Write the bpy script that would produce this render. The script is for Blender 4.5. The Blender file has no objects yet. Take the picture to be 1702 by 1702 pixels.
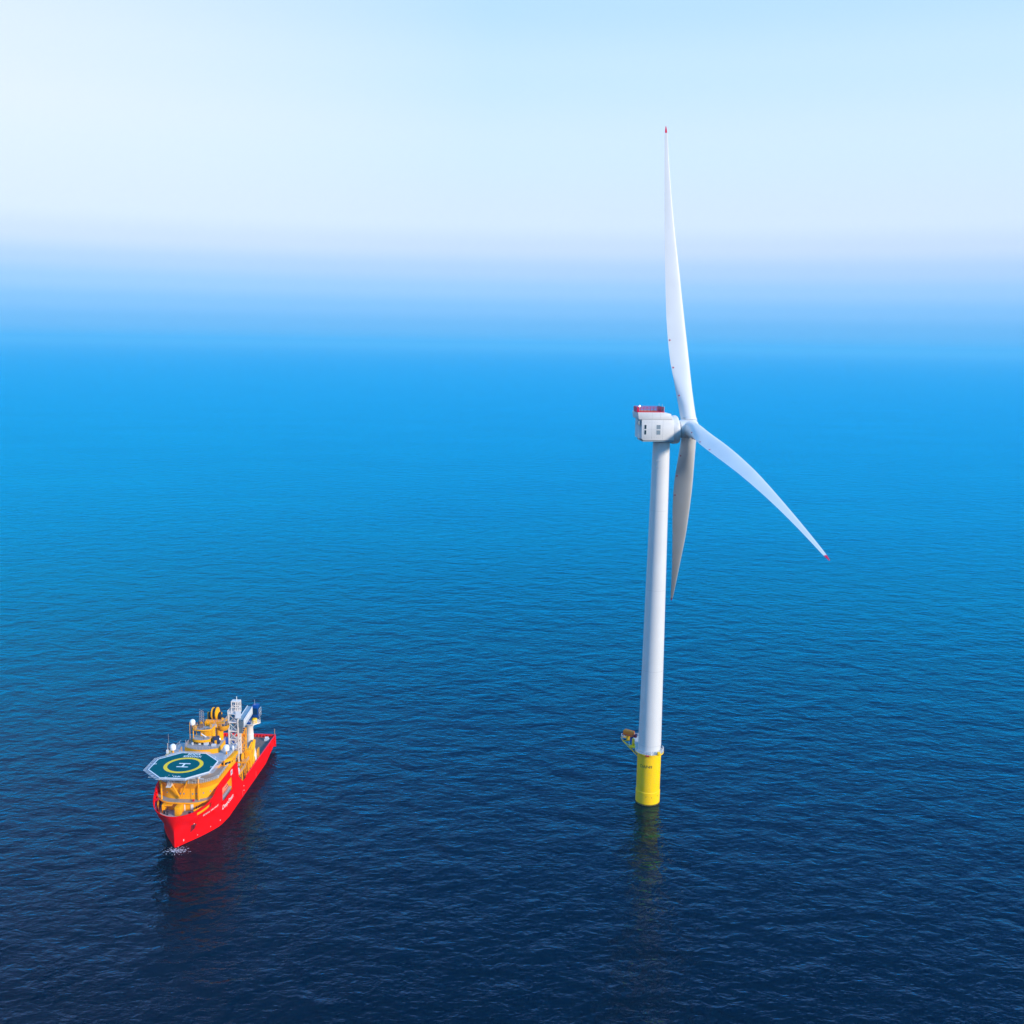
import bpy, bmesh, math, random
import numpy as np
from mathutils import Vector, Matrix
R = math.radians
rnd = random.Random(7)
sc = bpy.context.scene
COL = sc.collection

# ------------------------------------------------------------------ camera
CAM_H, PITCH, ROLL = 150.6, R(9.3094), R(0.9)
r0 = Vector((1, 0, 0)); u0 = Vector((0, math.sin(PITCH), math.cos(PITCH)))
fw = Vector((0, math.cos(PITCH), -math.sin(PITCH)))
cr = r0*math.cos(ROLL) + u0*math.sin(ROLL)
cu = u0*math.cos(ROLL) - r0*math.sin(ROLL)
cam_data = bpy.data.cameras.new('camera')
cam_data.sensor_width = 36; cam_data.lens = 36.0
cam_data.clip_start = 1; cam_data.clip_end = 200000
cam = bpy.data.objects.new('camera', cam_data); COL.objects.link(cam)
M = Matrix((cr, cu, -fw)).transposed().to_4x4(); M.translation = (0, 0, CAM_H)
cam.matrix_world = M
sc.camera = cam

# ------------------------------------------------------------------ light
SUN_AZ, SUN_EL = R(55), R(22)           # azimuth measured from the camera side (-Y) towards +X
sdir = Vector((math.sin(SUN_AZ)*math.cos(SUN_EL), -math.cos(SUN_AZ)*math.cos(SUN_EL), math.sin(SUN_EL)))
sun_data = bpy.data.lights.new('sun', 'SUN')
sun_data.energy = 4.8; sun_data.angle = R(8); sun_data.color = (1.0, 0.86, 0.71)
sun = bpy.data.objects.new('sun', sun_data); COL.objects.link(sun)
sun.rotation_euler = sdir.to_track_quat('Z', 'Y').to_euler(); sun.location = (200, -200, 400)

world = bpy.data.worlds.new('World'); sc.world = world; world.use_nodes = True
nt = world.node_tree; nt.nodes.clear()
def N(t, **k):
    n = nt.nodes.new(t)
    for a, b in k.items(): setattr(n, a, b)
    return n
def L(a, b): nt.links.new(a, b)
out = N('ShaderNodeOutputWorld'); bg = N('ShaderNodeBackground'); bg.inputs[1].default_value = 0.1
sky = N('ShaderNodeTexSky', sky_type='NISHITA', sun_disc=False, sun_elevation=SUN_EL,
        sun_rotation=math.pi - SUN_AZ, altitude=150, air_density=1.0, dust_density=0.3, ozone_density=4.0)
# hazy marine air: pale band over a blue mist bank at the horizon, deep blue overhead
tc = N('ShaderNodeTexCoord'); sep = N('ShaderNodeSeparateXYZ'); L(tc.outputs['Generated'], sep.inputs[0])
mp = N('ShaderNodeMapRange'); mp.inputs[1].default_value = 0.0; mp.inputs[2].default_value = 0.6
L(sep.outputs[2], mp.inputs[0])
rmp = N('ShaderNodeValToRGB'); L(mp.outputs[0], rmp.inputs[0])
el = rmp.color_ramp; el.interpolation = 'B_SPLINE' if False else 'EASE'
stops = SKY = [
 (0.000, (0.11, 0.48, 1.00)), (0.028, (0.15, 0.52, 1.03)), (0.055, (0.24, 0.59, 1.08)), (0.085, (0.37, 0.67, 1.12)), (0.115, (0.50, 0.73, 1.14)),
 (0.150, (0.67, 0.83, 1.14)), (0.190, (0.77, 0.92, 1.15)), (0.300, (0.75, 0.95, 1.18)), (0.400, (0.67, 0.92, 1.22)),
 (0.495, (0.57, 0.86, 1.22)), (0.560, (0.10, 0.56, 1.10)), (0.740, (0.025, 0.44, 1.05)), (0.920, (0.012, 0.19, 0.58)), (1.000, (0.07, 0.60, 1.42))]
while len(el.elements) < len(stops): el.elements.new(0.5)
for e, (p, c) in zip(el.elements, stops): e.position = p; e.color = (*c, 1)
# the west side (left) is a little whiter
vm = N('ShaderNodeVectorMath', operation='DOT_PRODUCT'); vm.inputs[1].default_value = (-0.80, 0.58, 0.15)
L(tc.outputs['Generated'], vm.inputs[0])
mp2 = N('ShaderNodeMapRange'); mp2.inputs[1].default_value = 0.62; mp2.inputs[2].default_value = 1.0
mp2.inputs[3].default_value = 0.0; mp2.inputs[4].default_value = 0.75; L(vm.outputs['Value'], mp2.inputs[0])
mp3 = N('ShaderNodeMapRange'); mp3.inputs[1].default_value = 0.06; mp3.inputs[2].default_value = 0.2; L(sep.outputs[2], mp3.inputs[0])
mul = N('ShaderNodeMath', operation='MULTIPLY'); L(mp2.outputs[0], mul.inputs[0]); L(mp3.outputs[0], mul.inputs[1])
mxw = N('ShaderNodeMix', data_type='RGBA'); L(mul.outputs[0], mxw.inputs[0]); L(rmp.outputs[0], mxw.inputs[6])
mxw.inputs[7].default_value = (1.05, 1.06, 1.16, 1)
sc10 = N('ShaderNodeVectorMath', operation='SCALE'); sc10.inputs['Scale'].default_value = 10.0
L(mxw.outputs[2], sc10.inputs[0])
mixs = N('ShaderNodeMix', data_type='RGBA'); mixs.inputs[0].default_value = 0.88
L(sky.outputs[0], mixs.inputs[6]); L(sc10.outputs[0], mixs.inputs[7])
L(mixs.outputs[2], bg.inputs[0]); L(bg.outputs[0], out.inputs[0])

sc.view_settings.view_transform = 'Standard'; sc.view_settings.look = 'None'
sc.view_settings.exposure = 0.0; sc.view_settings.gamma = 1.0
sc.render.engine = 'CYCLES'
sc.cycles.volume_bounces = 1; sc.cycles.max_bounces = 6; sc.cycles.diffuse_bounces = 3; sc.cycles.glossy_bounces = 3
sc.cycles.caustics_reflective = False; sc.cycles.caustics_refractive = False
sc.cycles.use_denoising = True

# ------------------------------------------------------------------ materials
MATS = {}
def mat(name, col, rough=0.5, var=0.06, spec=0.3, metal=0.0, scale=0.6, emit=0.0):
    if name in MATS: return MATS[name]
    m = bpy.data.materials.new(name); m.use_nodes = True
    t = m.node_tree; b = t.nodes['Principled BSDF']
    b.inputs['Roughness'].default_value = rough; b.inputs['Metallic'].default_value = metal
    b.inputs['Specular IOR Level'].default_value = spec
    co = t.nodes.new('ShaderNodeTexCoord'); no = t.nodes.new('ShaderNodeTexNoise')
    no.inputs['Scale'].default_value = scale; no.inputs['Detail'].default_value = 5
    t.links.new(co.outputs['Object'], no.inputs['Vector'])
    mr = t.nodes.new('ShaderNodeMapRange'); mr.inputs[1].default_value = .3; mr.inputs[2].default_value = .7
    mr.inputs[3].default_value = 1-var; mr.inputs[4].default_value = 1+var*.4
    t.links.new(no.outputs[0], mr.inputs[0])
    mx = t.nodes.new('ShaderNodeVectorMath'); mx.operation = 'SCALE'
    mx.inputs[0].default_value = col; t.links.new(mr.outputs[0], mx.inputs['Scale'])
    t.links.new(mx.outputs[0], b.inputs['Base Color'])
    if emit:
        b.inputs['Emission Color'].default_value = (*col, 1); b.inputs['Emission Strength'].default_value = emit
    MATS[name] = m; return m
WHITE = mat('turbine white paint', (.67, .685, .70), .38, .04, .35, scale=.15)
WHITE2 = mat('blade white gelcoat', (.66, .68, .70), .32, .05, .4, scale=.12)
NAC = mat('nacelle white panel', (.67, .68, .69), .45, .05, .3, scale=.4)
SEAM = mat('panel seam grey', (.42, .45, .48), .6)
DKGLASS = mat('dark glass', (.015, .03, .04), .12, .1, .6)
LOUV = mat('grey louvre', (.20, .27, .32), .6)
GREY = mat('galvanised grey steel', (.42, .45, .48), .5, .12, .4)
PALE = mat('pale grey steel', (.62, .65, .70), .5, .1)
DARK = mat('dark steel', (.03, .035, .05), .5, .2)
REDTIP = mat('signal red paint', (.60, .0, .05), .45, .05)
YEL_TP = mat('yellow foundation paint', (.97, .61, .0), .45, .05, .15, scale=.25)
YEL = mat('ship yellow paint', (.97, .42, .0), .5, .09, .12, scale=.5)
RED = mat('ship red paint', (.96, .0015, .0), .6, .04, .0, scale=.25)
ORANGE = mat('orange cover', (.97, .23, .0), .5, .08, .2)
LBOAT = mat('faded orange boat', (.90, .22, .12), .45, .06)
DECK = mat('grey deck paint', (.33, .33, .36), .7, .18, .2, scale=.8)
AFTDECK = mat('worn wooden deck', (.22, .15, .13), .8, .3, .15, scale=1.2)
HELI = mat('helideck green', (.0, .10, .12), .7, .06, .02)
MARKY = mat('marking yellow', (.95, .62, .0), .5, .03)
MARKW = mat('marking white', (.85, .86, .88), .5, .03)
GYW = mat('off white steel', (.80, .74, .70), .5, .06)
BLUE = mat('blue paint', (.0, .055, .30), .45, .08)
BLUEG = mat('grey blue gangway cladding', (.22, .33, .42), .5, .15)
BLACK = mat('black rubber', (.008, .01, .02), .5, .1)
RADOME = mat('radome white', (.82, .83, .84), .4, .02)
LAMP = mat('lit lamp', (1.0, .95, .9), .4, 0, .3, emit=4.0)
MARKD = mat('dark lettering', (.10, .085, .01), .6, .02)

# ------------------------------------------------------------------ mesh builder
class MB:
    def __init__(s): s.v = []; s.f = []
    def add(s, vs, fs):
        o = len(s.v); s.v += [tuple(v) for v in vs]; s.f += [tuple(i+o for i in f) for f in fs]; return s
    def box(s, a, b, rot=None, c=None):
        (x0, y0, z0), (x1, y1, z1) = a, b
        vs = [Vector(p) for p in ((x0,y0,z0),(x1,y0,z0),(x1,y1,z0),(x0,y1,z0),(x0,y0,z1),(x1,y0,z1),(x1,y1,z1),(x0,y1,z1))]
        if rot is not None:
            c = Vector(c) if c is not None else Vector(((x0+x1)/2, (y0+y1)/2, (z0+z1)/2))
            vs = [rot @ (v-c) + c for v in vs]
        return s.add(vs, [(0,3,2,1),(4,5,6,7),(0,1,5,4),(1,2,6,5),(2,3,7,6),(3,0,4,7)])
    def bar(s, p, q, r=.1, n=6, r2=None):
        p, q = Vector(p), Vector(q); d = q-p
        if d.length < 1e-6: return s
        r2 = r if r2 is None else r2
        a = d.normalized(); x = a.orthogonal().normalized(); y = a.cross(x)
        vs = []
        for k in range(n):
            t = 2*math.pi*(k+.5)/n; e = x*math.cos(t)+y*math.sin(t); vs += [p+e*r, q+e*r2]
        fs = [(2*k, 2*((k+1)%n), 2*((k+1)%n)+1, 2*k+1) for k in range(n)]
        fs += [tuple(2*k for k in range(n))[::-1], tuple(2*k+1 for k in range(n))]
        return s.add(vs, fs)
    def path(s, pts, r=.05, n=5, close=False):
        pts = list(pts)
        if close: pts.append(pts[0])
        for a, b in zip(pts, pts[1:]): s.bar(a, b, r, n)
        return s
    def lathe(s, prof, c=(0,0,0), axis=(0,0,1), n=48, cap=True):
        a = Vector(axis).normalized(); x = Vector((1,0,0)) if abs(a.x) < .7 else Vector((0,1,0))
        x = (x-a*x.dot(a)).normalized(); y = a.cross(x); c = Vector(c); vs = []; m = len(prof)
        for k in range(n):
            t = 2*math.pi*k/n; e = x*math.cos(t)+y*math.sin(t)
            for (r, z) in prof: vs.append(c+e*r+a*z)
        fs = [(k*m+j, ((k+1)%n)*m+j, ((k+1)%n)*m+j+1, k*m+j+1) for k in range(n) for j in range(m-1)]
        if cap:
            if prof[0][0] > 1e-4: fs.append(tuple(k*m for k in range(n))[::-1])
            if prof[-1][0] > 1e-4: fs.append(tuple(k*m+m-1 for k in range(n)))
        return s.add(vs, fs)
    def prism(s, poly, z0, z1, top=None):
        n = len(poly); top = top or poly
        vs = [(x, y, z0) for x, y in poly]+[(x, y, z1) for x, y in top]
        fs = [(k, (k+1)%n, n+(k+1)%n, n+k) for k in range(n)]+[tuple(range(n))[::-1], tuple(range(n, 2*n))]
        return s.add(vs, fs)
    def prism_y(s, poly, y0, y1):          # polygon in the x-z plane
        n = len(poly); vs = [(x, y0, z) for x, z in poly]+[(x, y1, z) for x, z in poly]
        fs = [(k, (k+1)%n, n+(k+1)%n, n+k) for k in range(n)]+[tuple(range(n))[::-1], tuple(range(n, 2*n))]
        return s.add(vs, fs)
    def ring(s, r0, r1, z0, z1, c=(0,0), n=48):
        return s.lathe([(r0, z0), (r1, z0), (r1, z1), (r0, z1), (r0, z0)], (c[0], c[1], 0), n=n, cap=False)
    def rail(s, pts, h=1.1, step=1.5, r=.035, close=False, mids=2):
        pts = [Vector(p) for p in pts]
        if close: pts.append(pts[0])
        for a, b in zip(pts, pts[1:]):
            n = max(1, round((b-a).length/step))
            for k in range(n): p = a.lerp(b, k/n); s.bar(p, p+Vector((0,0,h)), r, 4)
            for j in range(1, mids+1):
                z = Vector((0,0,h*j/mids)); s.bar(a+z, b+z, r, 4)
        s.bar(pts[-1], pts[-1]+Vector((0,0,h)), r, 4)
        return s
    def cut(s): s.cuts = getattr(s, 'cuts', []) + [len(s.f)]; return s
    def parts(s, name, m, parent=None, **k):
        """each separate piece (or each stretch between cuts) becomes an object of its own"""
        n = len(s.f)
        if getattr(s, 'cuts', None):
            c = sorted(set([0]+s.cuts+[n])); groups = [list(range(a, b)) for a, b in zip(c, c[1:])]
        else:
            par = {}
            def find(a):
                while par.setdefault(a, a) != a: a = par[a]
                return a
            key = [tuple(round(x, 4) for x in v) for v in s.v]
            for f in s.f:
                for i in f[1:]: par[find(key[f[0]])] = find(key[i])
            gd = {}
            for i, f in enumerate(s.f): gd.setdefault(find(key[f[0]]), []).append(i)
            groups = list(gd.values())
        out_ = []
        for g_ in groups:
            q_ = MB(); idx = {}
            for i in g_:
                for v in s.f[i]:
                    if v not in idx: idx[v] = len(q_.v); q_.v.append(s.v[v])
                q_.f.append(tuple(idx[v] for v in s.f[i]))
            out_.append(q_.build(name, m, parent, **k))
        return out_
    def build(s, name, m, parent=None, smooth=32, bevel=0, label=None):
        me = bpy.data.meshes.new(name); bm = bmesh.new()
        vs = [bm.verts.new(v) for v in s.v]
        for f in s.f:
            try: bm.faces.new([vs[i] for i in f])
            except ValueError: pass
        bmesh.ops.remove_doubles(bm, verts=bm.verts, dist=1e-5)
        bmesh.ops.recalc_face_normals(bm, faces=bm.faces)
        if bevel: bmesh.ops.bevel(bm, geom=list(bm.edges), offset=bevel, segments=2, affect='EDGES', profile=.5)
        if smooth:
            for f in bm.faces: f.smooth = True
            for e in bm.edges:
                e.smooth = len(e.link_faces) == 2 and e.calc_face_angle(0) < R(smooth)
        bm.to_mesh(me); bm.free(); me.materials.append(m)
        o = bpy.data.objects.new(name, me); COL.objects.link(o)
        if parent: o.parent = parent
        if label: o['label'] = label
        return o
def thing(name, label, cat, loc=(0,0,0), rz=0, group=None):
    o = bpy.data.objects.new(name, None); COL.objects.link(o); o.location = loc; o.rotation_euler = (0,0,rz)
    o.empty_display_size = 1
    o['label'] = label; o['category'] = cat
    if group: o['group'] = group
    return o
def tag(o, label, cat, group=None):
    o['label'] = label; o['category'] = cat
    if group: o['group'] = group
    return o
def text_mesh(s, size, bold=0.0, shear=0.0):
    """vertices (x, y) and faces of a line of lettering, centred on x, baseline y=0"""
    cu_ = bpy.data.curves.new('lettering', 'FONT'); cu_.body = s; cu_.size = size; cu_.align_x = 'CENTER'
    cu_.offset = bold; cu_.shear = shear; cu_.resolution_u = 3
    o = bpy.data.objects.new('lettering', cu_); COL.objects.link(o)
    dg = bpy.context.evaluated_depsgraph_get(); dg.update()
    me = bpy.data.meshes.new_from_object(o.evaluated_get(dg))
    vs = [(v.co.x, v.co.y) for v in me.vertices]; fs = [tuple(p.vertices) for p in me.polygons]
    bpy.data.objects.remove(o); bpy.data.curves.remove(cu_); bpy.data.meshes.remove(me)
    return vs, fs
def lettering(s, size, fn, name, m, parent, bold=0.0, shear=0.0):
    vs, fs = text_mesh(s, size, bold, shear); mb = MB(); mb.add([fn(x, y) for x, y in vs], fs)
    return mb.build(name, m, parent, smooth=0)

# ------------------------------------------------------------------ sea
def ring_plane():
    mb = MB(); rs = [0, 60, 150, 300, 600, 1200, 2500, 5000, 10000, 25000, 60000, 110000]; n = 64
    vs = [(0, 200, 0)]; fs = []
    for r in rs[1:]:
        vs += [(r*math.cos(2*math.pi*k/n), 200+r*math.sin(2*math.pi*k/n), 0) for k in range(n)]
    for k in range(n): fs.append((0, 1+k, 1+(k+1)%n))
    for j in range(len(rs)-2):
        a, b = 1+j*n, 1+(j+1)*n
        fs += [(a+k, b+k, b+(k+1)%n, a+(k+1)%n) for k in range(n)]
    return mb.add(vs, fs)
SEA = bpy.data.materials.new('sea water'); SEA.use_nodes = True
t = SEA.node_tree; t.nodes.clear()
def n_(ty, **k):
    o = t.nodes.new(ty)
    for a, b in k.items(): setattr(o, a, b)
    return o
co = n_('ShaderNodeTexCoord')
def wave(sx, sy, ang, detail, rough, dist):
    mpn = n_('ShaderNodeMapping'); mpn.inputs['Rotation'].default_value = (0, 0, R(ang)); mpn.inputs['Scale'].default_value = (sx, sy, 1)
    t.links.new(co.outputs['Object'], mpn.inputs['Vector'])
    no = n_('ShaderNodeTexNoise'); no.inputs['Scale'].default_value = 1; no.inputs['Detail'].default_value = detail
    no.inputs['Roughness'].default_value = rough; no.inputs['Distortion'].default_value = dist
    t.links.new(mpn.outputs[0], no.inputs['Vector']); return no.outputs[0]
def mth(op, a, b):
    o = n_('ShaderNodeMath', operation=op)
    for i, x in enumerate((a, b)):
        if isinstance(x, (int, float)): o.inputs[i].default_value = x
        else: t.links.new(x, o.inputs[i])
    return o.outputs[0]
w1 = wave(1/15, 1/12, 8, 1.0, .5, .4)       # long wind waves
w2 = wave(1/5.6, 1/3.7, 20, 3.0, .55, .5)    # main chop
w3 = wave(1/4.4, 1/2.8, -26, 3.0, .55, .5)
w4 = wave(1/1.9, 1/1.2, 6, 2.0, .6, .4)    # ripples
gust = wave(1/260, 1/110, 10, 2.0, .5, .3)  # patches of rougher water
h = mth('ADD', mth('ADD', mth('MULTIPLY', w1, .95), mth('MULTIPLY', w2, .44)), mth('ADD', mth('MULTIPLY', w3, .37), mth('MULTIPLY', w4, .13)))
gm = n_('ShaderNodeMapRange'); gm.inputs[1].default_value = .3; gm.inputs[2].default_value = .7; gm.inputs[3].default_value = .82; gm.inputs[4].default_value = 1.06
t.links.new(gust, gm.inputs[0])
h = mth('MULTIPLY', h, gm.outputs[0])
bump = n_('ShaderNodeBump'); bump.inputs['Strength'].default_value = 1.0; bump.inputs['Distance'].default_value = 1.0
t.links.new(h, bump.inputs['Height'])
fr = n_('ShaderNodeFresnel'); fr.inputs['IOR'].default_value = 1.34; t.links.new(bump.outputs[0], fr.inputs['Normal'])
body = n_('ShaderNodeBsdfDiffuse'); body.inputs['Color'].default_value = (0.0, .002, .007, 1)
gl = n_('ShaderNodeBsdfGlossy'); gl.inputs['Roughness'].default_value = .10; t.links.new(bump.outputs[0], gl.inputs['Normal'])
# blue of the reflected light is coloured in: red drops out as Fresnel rises
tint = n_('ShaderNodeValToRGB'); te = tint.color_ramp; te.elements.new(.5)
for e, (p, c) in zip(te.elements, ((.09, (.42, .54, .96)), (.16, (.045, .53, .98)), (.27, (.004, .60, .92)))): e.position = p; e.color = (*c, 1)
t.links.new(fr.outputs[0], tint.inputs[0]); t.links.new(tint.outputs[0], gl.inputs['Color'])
mxs = n_('ShaderNodeMixShader'); bm_ = n_('ShaderNodeValToRGB'); be = bm_.color_ramp
FC = ((0, 0), (.03, .017), (.05, .034), (.10, .124), (.20, .32), (.35, .66), (.55, 1.0))
while len(be.elements) < len(FC): be.elements.new(.5)
for e, (p, v) in zip(be.elements, FC): e.position = p; e.color = (v, v, v, 1)
t.links.new(fr.outputs[0], bm_.inputs[0])
t.links.new(bm_.outputs[0], mxs.inputs[0]); t.links.new(body.outputs[0], mxs.inputs[1]); t.links.new(gl.outputs[0], mxs.inputs[2])
mo = n_('ShaderNodeOutputMaterial'); t.links.new(mxs.outputs[0], mo.inputs['Surface'])
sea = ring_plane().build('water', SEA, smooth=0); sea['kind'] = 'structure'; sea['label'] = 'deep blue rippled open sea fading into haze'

# ------------------------------------------------------------------ haze
HZ = bpy.data.materials.new('haze air'); HZ.use_nodes = True
ht = HZ.node_tree; ht.nodes.clear()
pv = ht.nodes.new('ShaderNodeVolumePrincipled'); pv.inputs['Density'].default_value = 1/11500
pv.inputs['Color'].default_value = (.19, .70, 1.0, 1); pv.inputs['Anisotropy'].default_value = 0.0
hmo = ht.nodes.new('ShaderNodeOutputMaterial'); ht.links.new(pv.outputs[0], hmo.inputs['Volume'])
hz = MB().box((-115000, -115000, -1.5), (115000, 115500, 226)).build('haze', HZ, smooth=0); hz['kind'] = 'stuff'
hz['label'] = 'pale blue sea haze thickening towards the horizon'

# ================================================================== wind turbine
TW = (46.97, 323.74, 0); TRZ = R(4.66)
wt = thing('wind_turbine', 'white three bladed offshore wind turbine on a yellow foundation', 'wind turbine', TW, TRZ)
# foundation
tp = MB().lathe([(3.9, -2), (3.9, 17.55)], n=72).build('transition_piece', YEL_TP, wt)
MB().lathe([(4.03, -2), (4.03, 4.3), (3.9, 4.5)], n=72, cap=False).build('sleeve', YEL_TP, tp)
MB().lathe([(4.035, -1.5), (4.045, .25), (4.03, .42)], n=72, cap=False).build('marine_growth', mat('weed stain', (.20, .15, .02), .8, .4, .1, scale=2.0), tp)
mb = MB()
for az, z in ((-110, 3.1), (-83, 2.9), (-50, 3.2)):
    a = R(az); mb.bar((4.0*math.cos(a), 4.0*math.sin(a), z), (4.1*math.cos(a), 4.1*math.sin(a), z), .13, 8)
mb.parts('anode_port', DARK, tp)
rr = 3.935
def on_tp(x, y):
    a = R(-90-26.5)+x/rr; return (rr*math.cos(a), rr*math.sin(a), 13.05+y)
lettering('DAP49', 1.45, on_tp, 'painted_code', MARKD, tp, bold=.012)
# platform
pf = MB().ring(3.6, 4.75, 17.55, 17.95, n=48)
pf.prism([(-4.1, 3.0), (4.6, 3.0), (4.6, 12.2), (-3.9, 12.2)], 17.6, 17.94)
pf.prism([(-6.0, 3.3), (-4.0, 2.3), (-4.0, 4.7), (-6.0, 4.9)], 17.6, 17.93)
for x0, y0, x1, y1 in ((-7.3, 8.9, -3.95, 8.7), (-7.3, 12.1, -3.95, 12.1), (-7.3, 8.9, -7.3, 12.1), (-6.0, 4.9, -7.3, 8.9)): pf.bar((x0, y0, 17.8), (x1, y1, 17.8), .13, 4)
pf.box((-5.9, 9.3, 17.8), (-4.8, 10.4, 19.4))
pfo = pf.build('platform', YEL_TP, wt)
gr = MB().ring(3.86, 4.65, 17.955, 17.99); gr.prism([(-3.9, 3.2), (4.4, 3.2), (4.4, 12.0), (-3.7, 12.0)], 17.945, 17.98)
gr.build('grating', GREY, pfo)
rl = MB()
ringp = [(4.66*math.cos(R(a)), 4.66*math.sin(R(a)), 17.95) for a in range(-200, 20, 10)]
rl.rail(ringp, 1.2, .9, .055, mids=3)
rl.rail([(-4.0, 2.2, 17.95), (-4.0, 5.2, 17.95), (-3.9, 12.1, 17.95)], 1.15, 1.2, .05)
rl.rail([(-6.0, 3.4, 17.93), (-6.0, 4.8, 17.93)], 1.15, 1.6, .04)
rl.rail([(-7.2, 8.9, 17.93), (-7.2, 12.0, 17.93), (4.5, 12.1, 17.95), (4.5, 3.1, 17.95)], 1.15, 1.2, .05)
rl.build('railing', PALE, pfo)
kb = MB()
for x0, y0 in ((-5.9, 3.4), (-5.9, 4.8), (-7.2, 9.0)):
    kb.bar((x0, y0, 17.6), (-3.3, min(y0, 2.0), 14.9), .13)
kb.build('support_brace', YEL_TP, pfo)
kp = MB()
for a0 in (-118, 12):
    for a in range(a0, a0+16, 4):
        p = [(4.78*math.cos(R(a+d)), 4.78*math.sin(R(a+d))) for d in (0, 4)]
        kp.add([(p[0][0], p[0][1], 17.55), (p[1][0], p[1][1], 17.55), (p[1][0], p[1][1], 17.95), (p[0][0], p[0][1], 17.95)], [(0, 1, 2, 3)])
kp.box((-7.34, 9.6, 17.55), (-7.3, 11.6, 17.95))
kp.parts('red_kick_plate', REDTIP, pfo)
MB().box((-1.2+2.9, -4.7, 17.96), (-.2+2.9, -4.05, 19.0)).build('equipment_box', MARKY, pfo, bevel=.06)
MB().box((-.4, -4.72, 17.96), (-.15, -4.5, 19.3)).build('marker_post', MARKW, pfo)
MB().box((-4.9, 4.2, 17.95), (-4.15, 5.1, 20.1)).build('control_cabinet', YEL_TP, pfo, bevel=.08)
# deck crane under its cover
rot = Matrix.Rotation(R(-41), 3, 'Z')
dc = MB().box((-7.2, 7.65, 19.75), (-3.5, 9.45, 21.55), rot)
dco = dc.build('deck_crane', ORANGE, wt, bevel=.28, label='deck crane under an orange cover')
MB().box((-7.24, 7.61, 20.15), (-3.46, 9.49, 20.30), rot).build('strap', REDTIP, dco)
MB().lathe([(.75, 17.95), (.6, 18.4), (.5, 19.3), (.75, 19.78)], (-4.4, 7.7, 0), n=20).build('crane_pedestal', BLUE, dco)
MB().box((-3.75, 6.6, 19.6), (-2.9, 7.5, 20.6), Matrix.Rotation(R(-41), 3, 'Z')).build('hook_block', mat('dark red', (.25, 0, .05)), dco, bevel=.1)
# tower
def tower_r(z): k = (z-17.95)/(120.7-17.95); return 3.8 + (2.66-3.8)*k
tw = MB().lathe([(tower_r(z), z) for z in np.linspace(17.95, 120.9, 36)], n=96).build('tower', WHITE, wt)
mb = MB()
for z in (20.5, 46, 73, 99): mb.lathe([(tower_r(z)+.004, z-.06), (tower_r(z)+.02, z-.04), (tower_r(z)+.02, z+.04), (tower_r(z)+.004, z+.06)], n=96, cap=False)
mb.parts('section_flange', mat('flange grey', (.52, .54, .56), .5), tw)
mb = MB()
for z in (115.0, 112.9):
    for a in (-128, -112):
        a = R(a); q = tower_r(z); mb.box((q*math.cos(a)-.28, q*math.sin(a)-.12, z-.10), (q*math.cos(a)+.28, q*math.sin(a)+.12, z+.06))
mb.parts('tower_bracket', SEAM, tw)
MB().lathe([(3.78, 18.0), (3.86, 18.0), (3.86, 20.2), (3.8, 20.3)], n=4, cap=False) if False else None
MB().box((3.1, -2.35, 18.0), (3.3, -1.5, 20.2), Matrix.Rotation(R(-33), 3, 'Z')).build('tower_door', SEAM, tw)
# nacelle: body with chamfered tail, roof block, bed frame
def sweep(prof, y0, y1): return MB().prism_y(prof, y0, y1)
low = [(-7.35, 122.0), (-6.8, 121.65), (2.95, 121.65), (2.5, 128.2), (-7.5, 128.2)]
nac = sweep(low, -4.5, 4.5).build('nacelle', NAC, wt, bevel=.16)
sweep([(-8.5, 128.16), (2.25, 128.16), (1.7, 129.9), (-.6, 130.35), (-8.8, 130.35)], -4.54, 4.54).build('roof_block', NAC, nac, bevel=.14)
MB().box((-6.9, -4.3, 121.2), (2.9, 4.3, 121.66)).build('bed_frame', LOUV, nac)
MB().prism([(-7.32, -4.0), (-7.9, -3.4), (-7.9, 3.4), (-7.32, 4.0)], 122.2, 127.9).build('rear_cover', mat('nacelle tail grey', (.62, .66, .70), .5), nac)
MB().box((-8.6, -4.0, 126.3), (-7.6, -2.6, 127.8), Matrix.Rotation(R(25), 3, 'Y')).build('cooler_duct', LOUV, nac, bevel=.08)
MB().bar((-8.2, -3.9, 121.9), (-8.2, -3.9, 124.0), .07).bar((-8.2, -3.9, 121.9), (-7.0, -3.9, 121.6), .07).build('rear_rail', SEAM, nac)
sm = MB()
for x in (-4.25, -.75): sm.box((x-.03, -4.515, 121.9), (x+.03, -4.49, 128.0))
for x in (-4.2, -1.7): sm.box((x-.02, -4.556, 128.3), (x+.02, -4.53, 130.2))
for z in (125.0,):
    sm.box((-6.9, -4.512, z-.02), (-.9, -4.49, z+.02))
sm.box((-8.3, -4.56, 128.12), (2.2, -4.48, 128.18))
for x in np.arange(-6.6, -2.0, .8):
    for z in (122.6, 127.3): sm.box((x-.08, -4.515, z-.06), (x+.08, -4.49, z+.06))
sm.build('panel_seam', SEAM, nac)
for (x0, x1, m_) in ((-6.6, -5.95, DKGLASS), (-2.75, -1.5, LOUV)):
    for (z0, z1) in ((125.15, 126.45), (123.45, 124.8)):
        w_ = MB().box((x0, -4.53, z0), (x1, -4.47, z1)).build('window', m_, nac, label='dark window' if m_ is DKGLASS else 'grey louvred window')
        fmb = MB(); 
        for a, b in (((x0-.09, z0-.09), (x0, z1+.09)), ((x1, z0-.09), (x1+.09, z1+.09)), ((x0, z0-.09), (x1, z0)), ((x0, z1), (x1, z1+.09))):
            fmb.box((a[0], -4.56, a[1]), (b[0], -4.46, b[1]))
        fmb.build('window_frame', NAC, nac)
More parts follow.
